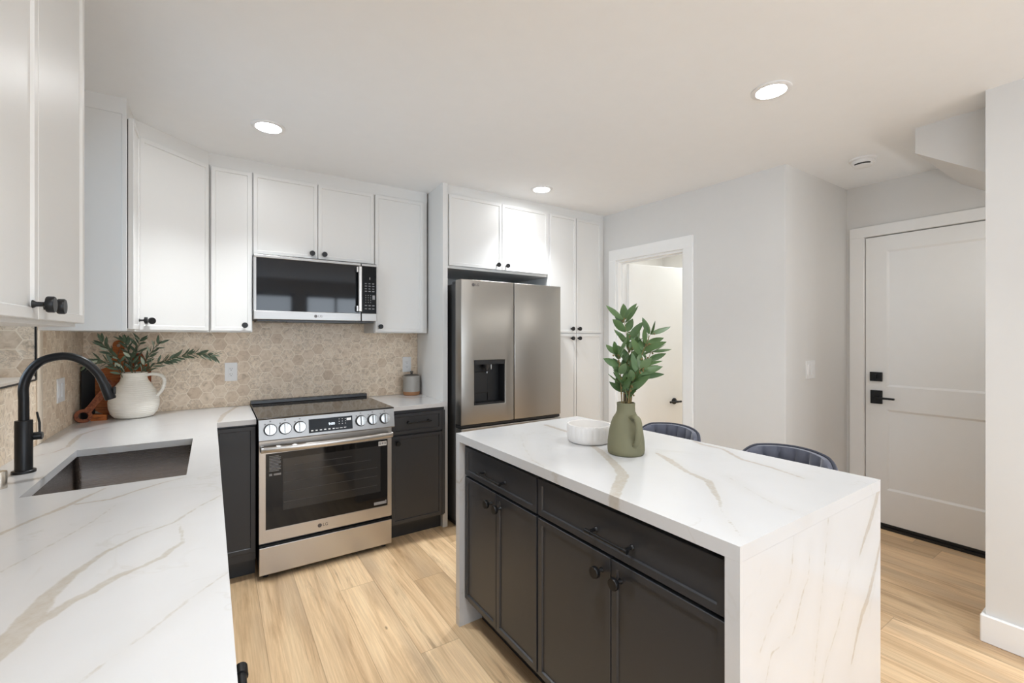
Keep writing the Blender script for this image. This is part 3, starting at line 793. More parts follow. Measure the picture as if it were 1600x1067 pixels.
bm = B(); lathe(bm, [(.0135, 0), (.0135, .024), (.012, .026)], (fx + .018, fy + .012, 1.045), X, 24); tube(bm, [(fx + .036, fy + .014, 1.045), (fx + .034, fy + .020, 1.09), (fx + .026, fy + .026, 1.128)], [.0035, .0035, .003], 10); part('lever_handle', bm, M['blk'], t, smooth=True)
# nickel cap at the left edge
bm = B(); lathe(bm, [(.019, 0), (.019, .050), (.0175, .053), (.012, .054)], (.102, -1.585, CZ), Z, 28); o = part('air_gap_cap', bm, M['nickel'], None, smooth=True, origin=(.102, -1.585, CZ)); tag(o, 'small brushed nickel air gap cap on the counter left of the faucet', 'air gap cap')

# ================================================================== BASE CABINETS
BZ0, BZ1 = .118, .880
def base(label, x0, x1, y0, y1, name='base_cabinet', kick=None):
    t = thing(name, label, 'cabinet', ((x0 + x1) / 2, (y0 + y1) / 2, 0))
    bm = B(); box(bm, x0, x1, y0, y1, .105, CZ - CTH - .001); part('carcass', bm, M['dark'], t)
    if kick: bm = B(); box(bm, *kick); part('toe_kick', bm, M['kick'], t)
    return t
FC = -.645                                           # back-run box face, doors stand 2 cm proud
t = base('narrow charcoal base cabinet squeezed between sink run and range', .650, .856, FC, TB - .002, kick=(.650, .856, -.585, -.06, 0, .105))
door_y(t, .655, .853, BZ0 + .04, BZ1, FC, 'dark')
t = base('charcoal base cabinet with one drawer, right of the range', 1.646, 2.046, FC, TB - .002, kick=(1.646, 2.046, -.585, -.06, 0, .105))
d = door_y(t, 1.652, 2.022, .728, .868, FC, 'dark', 'drawer'); pull(d, (1.757, FC - .02, .806), (1.928, FC - .02, .806), -Y, .030, .0045)
d = door_y(t, 1.652, 2.022, .120, .716, FC, 'dark'); knob(d, (1.690, FC - .02, .672), -Y)
bm = B(); box(bm, 2.024, 2.046, FC - .018, FC, .118, .868); part('filler_strip', bm, M['dark'], t)
XB = .630
def side_unit(label, y0, y1, drawer, sinkbase=False):
    t = thing('base_cabinet', label, 'cabinet', (.32, (y0 + y1) / 2, 0))
    bm = B()
    if sinkbase:
        for q in ((.013, XB, y0, y0 + .018, .105, .892), (.013, XB, y1 - .018, y1, .105, .892), (.013, XB, y0 + .018, y1 - .018, .105, .125), (XB - .018, XB, y0 + .018, y1 - .018, .125, .892)): box(bm, *q)
    else: box(bm, .013, XB, y0, y1, .105, .892)
    part('carcass', bm, M['dark'], t)
    bm = B(); box(bm, .02, XB - .06, y0, y1, 0, .105); part('toe_kick', bm, M['kick'], t)
    d = door_x(t, y0 + .003, y1 - .003, .728, BZ1, XB, 1, 'dark', 'drawer' if drawer else 'false_front')
    if drawer: pull(d, (XB + .02, (y0 + y1) / 2 - .15, .775), (XB + .02, (y0 + y1) / 2 + .15, .775), X, .058, .0085)
    ym = (y0 + y1) / 2
    for a, b, k in ((y0 + .003, ym - .002, ym - .04), (ym + .002, y1 - .003, ym + .04)):
        dd = door_x(t, a, b, BZ0, .716, XB, 1, 'dark'); knob(dd, (XB + .02, k, .67), X)
side_unit('charcoal sink base cabinet under the black faucet', -1.86, -.95, False, True)
side_unit('charcoal base cabinet with a bar pull, lowest left, nearest the camera', -3.24, -2.36, True)
side_unit('charcoal base cabinet between sink base and the one nearest camera', -2.358, -1.862, False)
t = base('charcoal corner base cabinet under the cream jug', .013, .630, -.948, TB - .002)

# ================================================================== RANGE
GX0, GX1, GY = .868, 1.634, -.720
t = thing('range', 'stainless steel slide-in electric range with black glass top', 'range', (1.25, -.35, 0))
bm = B(); box(bm, GX0 + .004, GX1 - .004, -.672, -.07, .03, .910); part('body', bm, M['bplast'], t)
bm = B(); box(bm, .861, 1.639, -.752, -.085, .9235, .9345, .003, 2); part('cooktop', bm, plain('smoky_glass_top', (.012, .010, .009, 1), .06, Specular_IOR_Level=.9), t, label='black glass cooktop')
bm = B(); prism(bm, [(-.085, .923), (-.115, .937), (-.112, .956), (-.06, .956), (-.052, .923)], 'x', .861, 1.639); vt = part('rear_vent', bm, M['bplast'], t)
bm = B()
for k in range(14): box(bm, .93 + k * .05, .965 + k * .05, -.114, -.100, .9562, .9568)
part('vent_slot', bm, M['gap'], vt)
# sloping control panel
pA, pB = Vector((GX0 - .004, -.748, .928)), Vector((GX0 - .004, -.770, .812))
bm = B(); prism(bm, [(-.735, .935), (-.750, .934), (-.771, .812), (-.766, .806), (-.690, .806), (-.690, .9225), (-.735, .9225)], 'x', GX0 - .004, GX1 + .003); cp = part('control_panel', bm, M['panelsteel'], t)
V2 = (Vector((0, -.750, .934)) - Vector((0, -.771, .812))).normalized(); N2 = X.cross(V2).normalized()
def onp(x, z): s = (z - .812) / (.934 - .812); return Vector((x, -.771 + .021 * s, z))
def panelbox(bm, x0, x1, z0, z1, h):
    rect_rings(bm, onp(x0, z0), X, V2, N2, x1 - x0, (z1 - z0), [(0, -.001), (0, h)])
    return bm
bm = panelbox(B(), 1.122, 1.372, .826, .906, .0012); ds = part('display', bm, M['dispblk'], cp, label='black glass display with clock')
bm = text_bm(B(), '9:00', .021, onp(1.250, .868) + N2 * .0016, X, V2, .0002, bold=.0004); part('clock_digits', bm, M['digit'], cp)
bm = B()
for r_ in range(3):
    for q in range(3): panelbox(bm, 1.292 + q * .018, 1.296 + q * .018, .862 + r_ * .014, .865 + r_ * .014, .0016)
for q in range(6): panelbox(bm, 1.134 + q * .024, 1.146 + q * .024, .836, .842, .0016)
panelbox(bm, 1.272, 1.290, .837, .840, .0016); panelbox(bm, 1.296, 1.312, .837, .840, .0016); panelbox(bm, 1.320, 1.334, .838, .841, .0016)
part('display_marks', bm, M['dimled'], cp)
bm = B(); panelbox(bm, 1.338, 1.364, .880, .894, .0016); part('start_key', bm, M['dimled'], cp)
for kx in (.921, .997, 1.074, 1.423, 1.497, 1.574):
    O = onp(kx, .868); bm = B()
    lathe(bm, [(.0345, 0), (.0345, .004)], O, N2, 36); part('knob_bezel', bm, M['dplast'], cp, smooth=True)
    bm = B(); lathe(bm, [(.0300, .004), (.0300, .022), (.0285, .026), (.012, .0268)], O, N2, 36)
    rect_rings(bm, O - X * .006 - V2 * .027, X, V2, N2, .012, .054, [(0, .024), (0, .041), (.0015, .0425)]); part('control_knob', bm, M['chrome'], cp, smooth=True)
    bm = B(); panelbox(bm, kx - .004, kx + .004, .911, .918, .0005); panelbox(bm, kx - .030, kx - .022, .896, .903, .0005); part('knob_mark', bm, M['logo'], cp)
# oven door
bm = B(); cells(bm, [GX0, .902, 1.606, GX1], [.213, .288, .722, .796], lambda i, j: not (i == 1 and j == 1), -.676, GY, 'xzy')
es = [e for e in bm.edges if all(abs(v.co.y - GY) < 1e-5 for v in e.verts) and e.calc_face_angle(0) > 1]; bmesh.ops.bevel(bm, geom=es, offset=.003, segments=2, affect='EDGES')
od = part('oven_door', bm, M['steel'], t)
bm = B(); box(bm, .9015, 1.6065, GY + .001, -.68, .2875, .7225); part('window', bm, M['glassblk'], od, label='black glass oven window')
bm = B(); box(bm, .990, 1.405, GY + .0004, GY + .0012, .385, .685); box(bm, 1.405, 1.56, GY + .0004, GY + .0012, .385, .685); wn = part('inner_window', bm, M['ovenin'], od)
bm = B()
for z, a, b in ((.640, 1.05, 1.38), (.600, .995, 1.50), (.545, .995, 1.54), (.490, .995, 1.54), (.430, .995, 1.54)): box(bm, a, b, GY - .0001, GY + .0006, z, z + .0022)
part('oven_rack', bm, M['rack'], od)
hz = .757
bow = [(x, -.755 - .030 * (1 - ((x - 1.251) / .376) ** 2), hz) for x in [1.251 + .376 * (k / 14 - 1) for k in range(29)]]
bm = B(); tube(bm, bow, .0185, 16, ell=(.55, 1.0))
for sx_ in (.882, 1.62): box(bm, sx_ - .010, sx_ + .010, -.766, GY + .001, hz - .015, hz + .015, .003)
part('oven_handle', bm, M['steel'], od, smooth=True, angle=50)
logo(od, (1.190, GY - .0003, .250), X, Z, .024, M['steel'])
# stickers on the glass
bm = B()
for k, ln in enumerate((.050, .060, .060, .056, .060, .060, .048, .060, .058, .060, .050)): box(bm, .919, .919 + ln, GY - .0004, GY + .001, .705 - k * .0085, .709 - k * .0085)
box(bm, .919, .934, GY - .0004, GY + .001, .594, .607); box(bm, .942, .980, GY - .0004, GY + .001, .595, .606); part('warning_print', bm, M['grey'], od)
bm = B(); box(bm, 1.547, 1.600, GY - .0004, GY + .001, .683, .712); sk = part('sticker', bm, M['white'], od)
bm = B(); box(bm, 1.553, 1.561, GY - .0008, GY, .690, .706); box(bm, 1.568, 1.580, GY - .0008, GY, .692, .705); box(bm, 1.585, 1.595, GY - .0008, GY, .690, .706); part('sticker_print', bm, M['grey'], od)
bm = B(); box(bm, 1.518, 1.590, GY - .0004, GY + .001, .302, .320); box(bm, 1.592, 1.599, GY - .0004, GY + .001, .302, .325); part('sticker', bm, M['grey'], od)
bm = B(); box(bm, GX0, GX1, GY + .002, -.68, .030, .188, .003); part('storage_drawer', bm, M['steel'], t)
for fx_ in (.905, 1.597):
    for fy_ in (-.66, -.12):
        bm = B(); lathe(bm, [(.016, 0), (.016, .031)], (fx_, fy_, 0), Z, 14); part('foot', bm, M['bplast'], t)

# ================================================================== MICROWAVE
MX0, MX1, MY, MZ0, MZ1 = .8605, 1.6305, -.400, 1.500, 1.917
t = thing('microwave', 'stainless steel over-the-range microwave with black glass door', 'microwave', (1.245, -.2, MZ0))
bm = B(); box(bm, MX0, MX1, -.365, TB - .001, MZ0 + .004, MZ1); part('body', bm, M['dplast'], t)
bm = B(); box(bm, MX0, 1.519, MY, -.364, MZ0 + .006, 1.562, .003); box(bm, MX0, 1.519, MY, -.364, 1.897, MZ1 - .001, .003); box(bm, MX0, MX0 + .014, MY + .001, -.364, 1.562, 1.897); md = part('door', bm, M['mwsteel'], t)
bm = B(); box(bm, MX0 + .014, 1.519, MY + .002, -.365, 1.562, 1.897); part('door_glass', bm, M['glassblk'], md)
bm = B(); box(bm, 1.492, 1.516, MY - .045, MY - .022, 1.570, 1.889, .005); box(bm, 1.484, 1.508, MY - .028, MY + .002, 1.575, 1.612); box(bm, 1.484, 1.508, MY - .028, MY + .002, 1.848, 1.885); part('door_handle', bm, M['steel'], md)
logo(md, (1.222, MY - .0003, 1.533), X, Z, .021, M['steel'])
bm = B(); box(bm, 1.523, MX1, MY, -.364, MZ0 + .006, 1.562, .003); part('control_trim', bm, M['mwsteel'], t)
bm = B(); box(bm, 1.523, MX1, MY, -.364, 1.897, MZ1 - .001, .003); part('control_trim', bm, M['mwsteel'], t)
bm = B(); box(bm, 1.523, MX1 - .002, MY + .001, -.364, 1.5621, 1.8969); kp = part('control_panel', bm, M['dispblk'], t, label='black touch control panel')
bm = B()
for r_, z in enumerate((1.772, 1.754, 1.735, 1.717)):
    for q in range(3): box(bm, 1.546 + q * .026, 1.560 + q * .026 + (r_ % 2) * .002, MY + .0002, MY + .002, z, z + .005)
for r_ in range(4):
    for q in range(3): box(bm, 1.551 + q * .017, 1.555 + q * .017, MY + .0002, MY + .002, 1.638 + r_ * .0165, 1.644 + r_ * .0165)
for z in (1.615, 1.592):
    for q in range(3): box(bm, 1.546 + q * .026, 1.562 + q * .026, MY + .0002, MY + .002, z, z + .006)
part('keypad_print', bm, M['grey'], t)
bm = B(); box(bm, 1.600, 1.617, MY + .0002, MY + .002, 1.662, 1.692); part('start_key', bm, M['grey'], t)
bm = B(); box(bm, 1.580, 1.583, MY + .0002, MY + .002, 1.804, 1.820); part('clock_digits', bm, M['white'], t)
bm = B(); box(bm, MX0 + .02, MX1 - .02, -.385, -.08, MZ0 - .006, MZ0 + .004); box(bm, 1.05, 1.45, -.392, -.34, MZ0 - .010, MZ0 - .004); part('underside_vent', bm, M['bplast'], t)

# ================================================================== ISLAND
IZ = .9265
IA, IB, IC, ID = Vector((1.642, -1.660, 0)), Vector((1.646, -3.075, 0)), Vector((2.490, -3.069, 0)), Vector((2.448, -1.636, 0))
def isl(u, v):      # u 0..1 from the cabinet side to the stool side, v 0..1 from far end to near end
    return IA * (1 - u) * (1 - v) + ID * u * (1 - v) + IB * (1 - u) * v + IC * u * v
VI = [[(2.034, -2.169, .0064), (1.989, -2.285, .0140), (1.93, -2.398, .0150), (1.874, -2.494, .017), (1.817, -2.573, .019), (1.707, -2.651, .018), (1.634, -2.704, .016), (1.598, -2.769, .008)],
 [(2.151, -2.444, .0059), (2.107, -2.538, .016), (2.036, -2.661, .0082), (2.004, -2.767, .0125), (1.915, -2.847, .008), (1.863, -2.894, .004), (1.807, -2.931, .001), (1.702, -3.045, .0005)],
 [(2.463, -2.402, .0088), (2.433, -2.463, .0107), (2.436, -2.552, .0066), (2.346, -2.686, .0074), (2.333, -2.796, .0069), (2.294, -2.923, .003)],
 [(2.129, -1.746, .0125), (2.114, -1.945, .0115), (2.172, -2.022, .0071)],
 [(1.882, -1.868, .0010), (1.769, -2.054, .0013), (1.671, -2.251, .0011), (1.641, -2.438, .0008)],
 [(2.099, -2.777, .0006), (2.027, -2.892, .001), (1.973, -2.992, .0008), (1.971, -3.084, .0006)]]
VS = [[(2.492, .922, .0120), (2.449, .862, .0125), (2.403, .809, .0117), (2.358, .767, .0085), (2.315, .722, .002)],
 [(2.492, .724, .0072), (2.437, .639, .0105), (2.38, .567, .0125), (2.337, .538, .0130), (2.305, .498, .009), (2.253, .412, .002)],
 [(1.901, .916, .0006), (1.887, .813, .001), (1.872, .775, .001), (1.784, .721, .0006), (1.733, .659, .0006)],
 [(1.985, .83, .0008), (1.977, .758, .0014), (1.946, .73, .0020), (1.894, .64, .0008), (1.784, .633, .0005), (1.70, .45, .0005)],
 [(2.253, .709, .0008), (2.214, .646, .0011), (2.157, .56, .0011), (2.085, .492, .0008), (1.95, .25, .0006)],
 [(2.10, .90, .0005), (2.06, .7, .0006), (2.00, .45, .0006), (1.93, .1, .0005)]]
SW = .036                   # slab thickness
t = thing('island_countertop', 'white veined quartz waterfall countertop of the kitchen island', 'countertop', (2.05, -2.36, 0))
us, vs = lin_sp(0, 1, .0085), lin_sp(0, 1, .006)
bm = cells(B(), us, vs, lambda i, j: True, IZ - SW, IZ, 'xyz', warp=lambda q: list(isl(q[0], q[1]).xy) + [q[2]]); o = part('top', bm, M['quartz'], t); vein_attr(o, [(VI, lambda q: (q.x, q.y))])
zs = lin_sp(0, IZ - SW - .0003, .008); fv = SW / 1.41
bm = cells(B(), us, zs, lambda i, j: True, 1 - fv, 1, 'xzy', warp=lambda q: list(isl(q[0], q[1]).xy) + [q[2]]); o = part('side_panel', bm, M['quartz'], t); vein_attr(o, [(VS, lambda q: (q.x, q.z))])
bm = cells(B(), lin_sp(0, 1, .02), lin_sp(0, IZ - SW - .0003, .02), lambda i, j: True, 0, fv, 'xzy', warp=lambda q: list(isl(q[0], q[1]).xy) + [q[2]]); o = part('side_panel', bm, M['quartz'], t); vein_attr(o, [(VS, lambda q: (q.x + .3, q.z * .9 + .1))])
IXF = 1.688                 # face of the boxes; fronts stand 2 cm proud of it
def icab(label, y0, y1, dr, kn):
    t = thing('island_cabinet', label, 'cabinet', (2.0, (y0 + y1) / 2, 0))
    bm = B(); box(bm, IXF, 2.20, y0, y1, .112, IZ - SW - .001); part('carcass', bm, M['dark'], t)
    bm = B(); box(bm, 1.765, 2.18, y0, y1, 0, .112); part('toe_kick', bm, M['kick'], t)
    d = door_x(t, y0 + .004, y1 - .004, .733, .868, IXF, -1, 'dark', 'drawer'); pull(d, (IXF - .02, dr[0], .789), (IXF - .02, dr[1], .789), -X, .034, .0050)
    ym = (y0 + y1) / 2
    for a, b, k in ((ym + .002, y1 - .004, kn[0]), (y0 + .004, ym - .002, kn[1])):
        dd = door_x(t, a, b, .138, .722, IXF, -1, 'dark'); knob(dd, (IXF - .02, k, .672), -X, 1.05)
    return t
icab('charcoal two-door island cabinet at the far end, toward the range', -2.285, -1.700, (-2.075, -1.885), (-1.955, -2.028))
icab('charcoal two-door island cabinet nearest the camera, with wide drawer', -3.032, -2.288, (-2.756, -2.585), (-2.622, -2.700))
bm = B(); box(bm, 2.2, 2.215, -3.034, -1.69, .0, IZ - SW - .001); o = part('island_back_panel', bm, M['dark'], None, origin=(2.2, -2.36, 0)); tag(o, 'charcoal back panel of the island on the stool side', 'cabinet panel')

# things on the island
bx, by = 2.064, -2.146
t = thing('fluted_bowl', 'shallow white fluted stoneware bowl on the island', 'bowl', (bx, by, IZ))
flute = lambda a, h: 1 + (.030 * (abs(math.cos(a * 11)) ** .7 - .6) if .004 < h < .0801 else 0)
bm = B(); lathe(bm, [(.078, 0), (.089, .004), (.094, .012), (.098, .03), (.100, .062), (.0995, .074), (.0975, .080)], (bx, by, IZ), Z, 176, True, False, flute)
lathe(bm, [(.0975, .080), (.090, .0805), (.087, .076), (.084, .040), (.070, .024), (.02, .020)], (bx, by, IZ), Z, 176, False, True); bmesh.ops.remove_doubles(bm, verts=bm.verts, dist=.0003)
part('bowl_body', bm, M['bowl'], t, smooth=True, angle=60)
vx, vy = 2.048, -2.376
t = thing('vase', 'sage green clay pitcher vase with ear handle on the island', 'vase', (vx, vy, IZ))
prof = [(.066, 0), (.0715, .005), (.0735, .018), (.0725, .050), (.067, .090), (.0605, .120), (.052, .142), (.0415, .158), (.0365, .170), (.0355, .190), (.0365, .203)]
bm = B(); lathe(bm, prof, (vx, vy, IZ), Z, 48, True, False); lathe(bm, [(.0365, .203), (.033, .2045), (.031, .200), (.031, .17), (.045, .14), (.06, .08), (.06, .02), (.01, .016)], (vx, vy, IZ), Z, 48, False, True); bmesh.ops.remove_doubles(bm, verts=bm.verts, dist=.0003); part('vase_body', bm, M['sage'], t, smooth=True, angle=60)
hd = Vector((-.30, -.95, 0)).normalized(); hp = [(.040, .148), (.066, .156), (.088, .147), (.096, .120), (.094, .085), (.084, .058), (.066, .042)]
bm = B(); tube(bm, spline([Vector((vx, vy, IZ + z)) + hd * r for r, z in hp], 6), .0105, 14, ell=(1.35, .85), up=(0, 0, 1)); part('handle', bm, M['sage'], t, smooth=True)

rng = random.Random(7)
def add_leaf(bm, base, d, side, ln, wd, droop, fold=.25, nseg=6):
    """one lanceolate leaf: base point, direction, sideways vector"""
    d = Vector(d).normalized(); side = (Vector(side) - d * Vector(side).dot(d)).normalized(); nrm = d.cross(side).normalized(); rows = []
    p = Vector(base); dd = d.copy()
    for k in range(nseg + 1):
        s = k / nseg; w = wd * (math.sin(math.pi * min(1, (s * .93 + .04)) ** .85) ** .9) * .5
        if k == nseg: w = wd * .012
        rows.append((bm.verts.new(p - side * w + nrm * (w * fold)), bm.verts.new(p), bm.verts.new(p + side * w + nrm * (w * fold))))
        dd = (dd + Vector((0, 0, -droop / nseg))).normalized(); p = p + dd * (ln / nseg)
    for a, b in zip(rows, rows[1:]):
        bm.faces.new((a[0], a[1], b[1], b[0])); bm.faces.new((a[1], a[2], b[2], b[1]))


def sprig(name, label, cat, pts, leafmat, barkmat, ln, wd, gap, start, spread, droop, r0=.0035, zmax=9, group=None, buds=False):
    P_ = spline(pts, 10); t = thing(name, label, cat, pts[0], group)
    n = len(P_); bm = B(); tube(bm, P_, [r0 * (1 - .65 * i / n) for i in range(n)], 7); part('stem', bm, M[barkmat], t, smooth=True)
    bm = B(); cum = 0; nxt = start; k = 0; a = rng.random() * 6
    for i in range(1, n):
        seg = (P_[i] - P_[i - 1]); cum += seg.length
        if cum >= nxt or i == n - 1:
            nxt += gap * (.8 + .4 * rng.random()); T = seg.normalized(); U_, V_, _ = frame(T)
            for s in ((0, math.pi) if i < n - 1 else (0, 2.1, 4.2)):
                aa = a + s + rng.uniform(-.35, .35); rad = U_ * math.cos(aa) + V_ * math.sin(aa)
                d = T * rng.uniform(.45, .8) + rad * spread * rng.uniform(.75, 1.15)
                if P_[i].z + d.normalized().z * ln > zmax: d.z -= (P_[i].z + d.normalized().z * ln - zmax) / ln * 1.2
                add_leaf(bm, P_[i] + rad * r0, d, Vector(d).cross(Vector((-.35, -.55, .6)) + Vector((rng.uniform(-.6, .6), rng.uniform(-.6, .6), rng.uniform(-.6, .6)))), ln * rng.uniform(.75, 1.12), wd * rng.uniform(.85, 1.15), droop)
            a += 1.57 + rng.uniform(-.4, .4); k += 1
    if buds:
        k0 = len(bm.faces)
        for i in range(int(n * .35), n, 5):
            for q in range(4):
                o_ = P_[i] + Vector((rng.uniform(-.016, .016), rng.uniform(-.016, .016), rng.uniform(-.012, .012)))
                tube(bm, [P_[i], o_], .0008, 5); lathe(bm, [(.0008, -.004), (.0032, -.002), (.0034, .001), (.001, .004)], o_, Z, 8)
        bm.faces.ensure_lookup_table()
        for f in bm.faces[k0:]: f.material_index = 1
    part('foliage', bm, [M[leafmat], M['bark']], t, smooth=True)
    return t


rv, fv_ = Vector((.835, -.55, 0)), Vector((.55, .835, 0))
V0 = Vector((vx, vy, IZ + .195))
def vp(r, f, z): return V0 + rv * r + fv_ * f + Z * z
VB = [('tallest green leafy stem in the sage vase, leaning slightly left', [vp(-.008, 0, -.06), vp(-.008, 0, .08), vp(.012, .01, .22), vp(-.006, .01, .345)], .045),
      ('green leafy stem in the sage vase, leaning right with top fork', [vp(.008, .0, -.06), vp(.022, -.01, .08), vp(.055, -.015, .19), (vp(.092, -.02, .285))], .05),
      ('green leafy stem reaching furthest right from the sage vase', [vp(.016, .008, -.06), vp(.032, .012, .06), vp(.075, .02, .14), vp(.112, .03, .215)], .05),
      ('green leafy stem spreading left from the sage vase', [vp(-.014, -.004, -.06), vp(-.022, -.01, .06), vp(-.030, -.02, .15), vp(-.040, -.025, .205)], .05),
      ('short green stem at the front of the sage vase', [vp(.0, -.016, -.06), vp(.006, -.028, .05), vp(.022, -.045, .11), vp(.045, -.05, .15)], .03),
      ('green stem at the back of the sage vase', [vp(.0, .016, -.06), vp(.012, .03, .06), vp(.026, .045, .15), vp(.038, .05, .235)], .04)]
for lb, pts, st in VB: sprig('leafy_stem', lb, 'plant stem', pts, 'leafg', 'bark', .090, .0285, .035, st + .06, .62, .18, .0030, group='stems in the green vase', buds=True)

# ================================================================== JUG, BOARDS, CROCK
jx, jy = .262, -.205
t = thing('jug', 'cream ribbed clay jug with one loop handle in the counter corner', 'jug', (jx, jy, CZ))
prof = [(.070, 0), (.090, .006), (.108, .030), (.117, .065), (.1185, .095), (.112, .130), (.098, .165), (.080, .195), (.066, .215), (.0605, .232), (.061, .252), (.0635, .262)]
bm = B(); lathe(bm, prof, (jx, jy, CZ), Z, 56, True, False); lathe(bm, [(.0635, .262), (.058, .264), (.055, .258), (.055, .225), (.09, .16), (.105, .09), (.08, .02), (.01, .016)], (jx, jy, CZ), Z, 56, False, True); bmesh.ops.remove_doubles(bm, verts=bm.verts, dist=.0003); part('jug_body', bm, M['jug'], t, smooth=True, angle=60)
hd = Vector((.97, -.25, 0)).normalized(); hp = [(.055, .246), (.092, .252), (.130, .243), (.148, .215), (.140, .165), (.112, .122)]
bm = B(); tube(bm, spline([Vector((jx, jy, CZ + z)) + hd * r for r, z in hp], 6), .0115, 14, ell=(1.25, .8)); part('handle', bm, M['jug'], t, smooth=True)
J0 = Vector((jx, jy, CZ + .24))
JB = [('olive branch arching far right out of the cream jug', [J0 + Vector((.02, -.01, -.06)), (.335, -.21, 1.215), (.44, -.225, 1.262), (.56, -.235, 1.290), (.655, -.24, 1.278)], .058, .0135, .0115),
      ('upright olive branch in the middle of the cream jug', [J0 + Vector((-.01, .0, -.06)), (.25, -.21, 1.24), (.235, -.225, 1.32), (.222, -.23, 1.365)], .062, .0165, .016),
      ('olive branch leaning right above the cream jug handle', [J0 + Vector((.012, .012, -.06)), (.31, -.20, 1.24), (.345, -.21, 1.31), (.372, -.22, 1.355)], .060, .0165, .016),
      ('olive branch leaning left over the cutting boards', [J0 + Vector((-.02, -.012, -.06)), (.205, -.235, 1.24), (.158, -.26, 1.315), (.128, -.265, 1.362)], .062, .0165, .016),
      ('olive branch drooping far left behind the faucet', [J0 + Vector((-.026, -.02, -.06)), (.185, -.26, 1.225), (.122, -.30, 1.262), (.075, -.32, 1.248)], .060, .016, .016),
      ('olive branch at the back of the cream jug', [J0 + Vector((.0, .02, -.06)), (.262, -.165, 1.25), (.27, -.16, 1.33), (.285, -.17, 1.378)], .060, .0165, .017)]
for lb, pts, ln, wd, gp in JB: sprig('olive_branch', lb, 'plant stem', pts, 'leafo', 'obark', ln, wd, gp, .085, .62, .10, .0026, 1.415, 'olive branches in the jug')

def slab_obj(name, label, outline, O, U, V, th, mat, holes=None, cat='cutting board'):
    """board: outline (u, v) points, thickness th along U x V; holes: (u, v, r) rings cut by bridging"""
    U, V = Vector(U).normalized(), Vector(V).normalized(); N = U.cross(V).normalized(); O = Vector(O); bm = B()
    f = [bm.verts.new(O + U * u + V * v) for u, v in outline]; b = [bm.verts.new(O + U * u + V * v + N * th) for u, v in outline]; n = len(outline)
    for i in range(n): bm.faces.new((f[i], f[(i + 1) % n], b[(i + 1) % n], b[i]))
    es_f, es_b = [bm.edges.get((f[i], f[(i + 1) % n])) for i in range(n)], [bm.edges.get((b[i], b[(i + 1) % n])) for i in range(n)]
    for (hu, hv, hr) in holes or []:
        m_ = 24; hf = [bm.verts.new(O + U * (hu + hr * math.cos(2 * math.pi * k / m_)) + V * (hv + hr * math.sin(2 * math.pi * k / m_))) for k in range(m_)]
        hb = [bm.verts.new(v.co + N * th) for v in hf]
        for k in range(m_): bm.faces.new((hf[k], hb[k], hb[(k + 1) % m_], hf[(k + 1) % m_]))
        es_f += [bm.edges.get((hf[k], hf[(k + 1) % m_])) for k in range(m_)]; es_b += [bm.edges.get((hb[k], hb[(k + 1) % m_])) for k in range(m_)]
    bmesh.ops.triangle_fill(bm, use_beauty=True, edges=es_f); bmesh.ops.triangle_fill(bm, use_beauty=True, edges=es_b)
    bmesh.ops.recalc_face_normals(bm, faces=bm.faces[:])
    o = part(name, bm, mat, None, origin=O); tag(o, label, cat); return o
def arc_pts(cx_, cy_, r, a0, a1, n): return [(cx_ + r * math.cos(R(a0 + (a1 - a0) * k / n)), cy_ + r * math.sin(R(a0 + (a1 - a0) * k / n))) for k in range(n + 1)]
# round acacia paddle board standing upright in the corner, handle up
ol = arc_pts(0, .150, .150, -250, 70, 40) + [(.030, .33), (.026, .42)] + arc_pts(0, .425, .026, 0, 180, 8) + [(-.030, .33)]
slab_obj('cutting_board', 'round light acacia cutting board standing behind the cream jug', ol, (.172, -.090, CZ + .001), X, (0, .04, 1), -.016, M['acacia'], [(0, .42, .010)])
# dark walnut paddle with ring handle, lying diagonally
Ud = Vector((.455, .50, .738)).normalized(); nrm_ = Vector((.35, -.86, .36)).normalized(); Vd = nrm_.cross(Ud).normalized()
ol = arc_pts(0, 0, .038, 28, 332, 26) + [(.06, -.016), (.19, -.018), (.20, -.028), (.235, -.030), (.24, .050), (.20, .046), (.17, .02), (.06, .016)]
slab_obj('cutting_board', 'dark walnut cutting board with ring handle lying toward the left wall', ol, (.050, -.262, CZ + .032), Ud, Vd, .014, M['walnut'], [(0, 0, .021)])
# reddish board with angled top behind the jug
slab_obj('cutting_board', 'reddish wooden board with pointed top peeking above the jug', [(0, 0), (.13, 0), (.13, .27), (.085, .370), (.045, .370), (0, .27)], (.195, -.0570, CZ + .001), (1, 0, 0), (0, .004, 1), -.009, M['redwood'])
# small stand foot and black tray in the corner
bm = B(); prism(bm, [(.078, CZ), (.146, CZ), (.146, CZ + .030), (.090, CZ + .038), (.078, CZ + .02)], 'y', -.245, -.215); o = part('board_stand', bm, M['acacia'], None, origin=(.12, -.23, CZ)); tag(o, 'small orange wooden stand foot left of the cream jug', 'stand')
slab_obj('serving_tray', 'slim black serving tray leaning in the wall corner', [(0, 0), (.062, 0), (.062, .30), (0, .30)], (.026, -.155, CZ + .001), (.8, .6, 0), (-.01, .05, 1), -.012, M['bplast'], cat='tray')
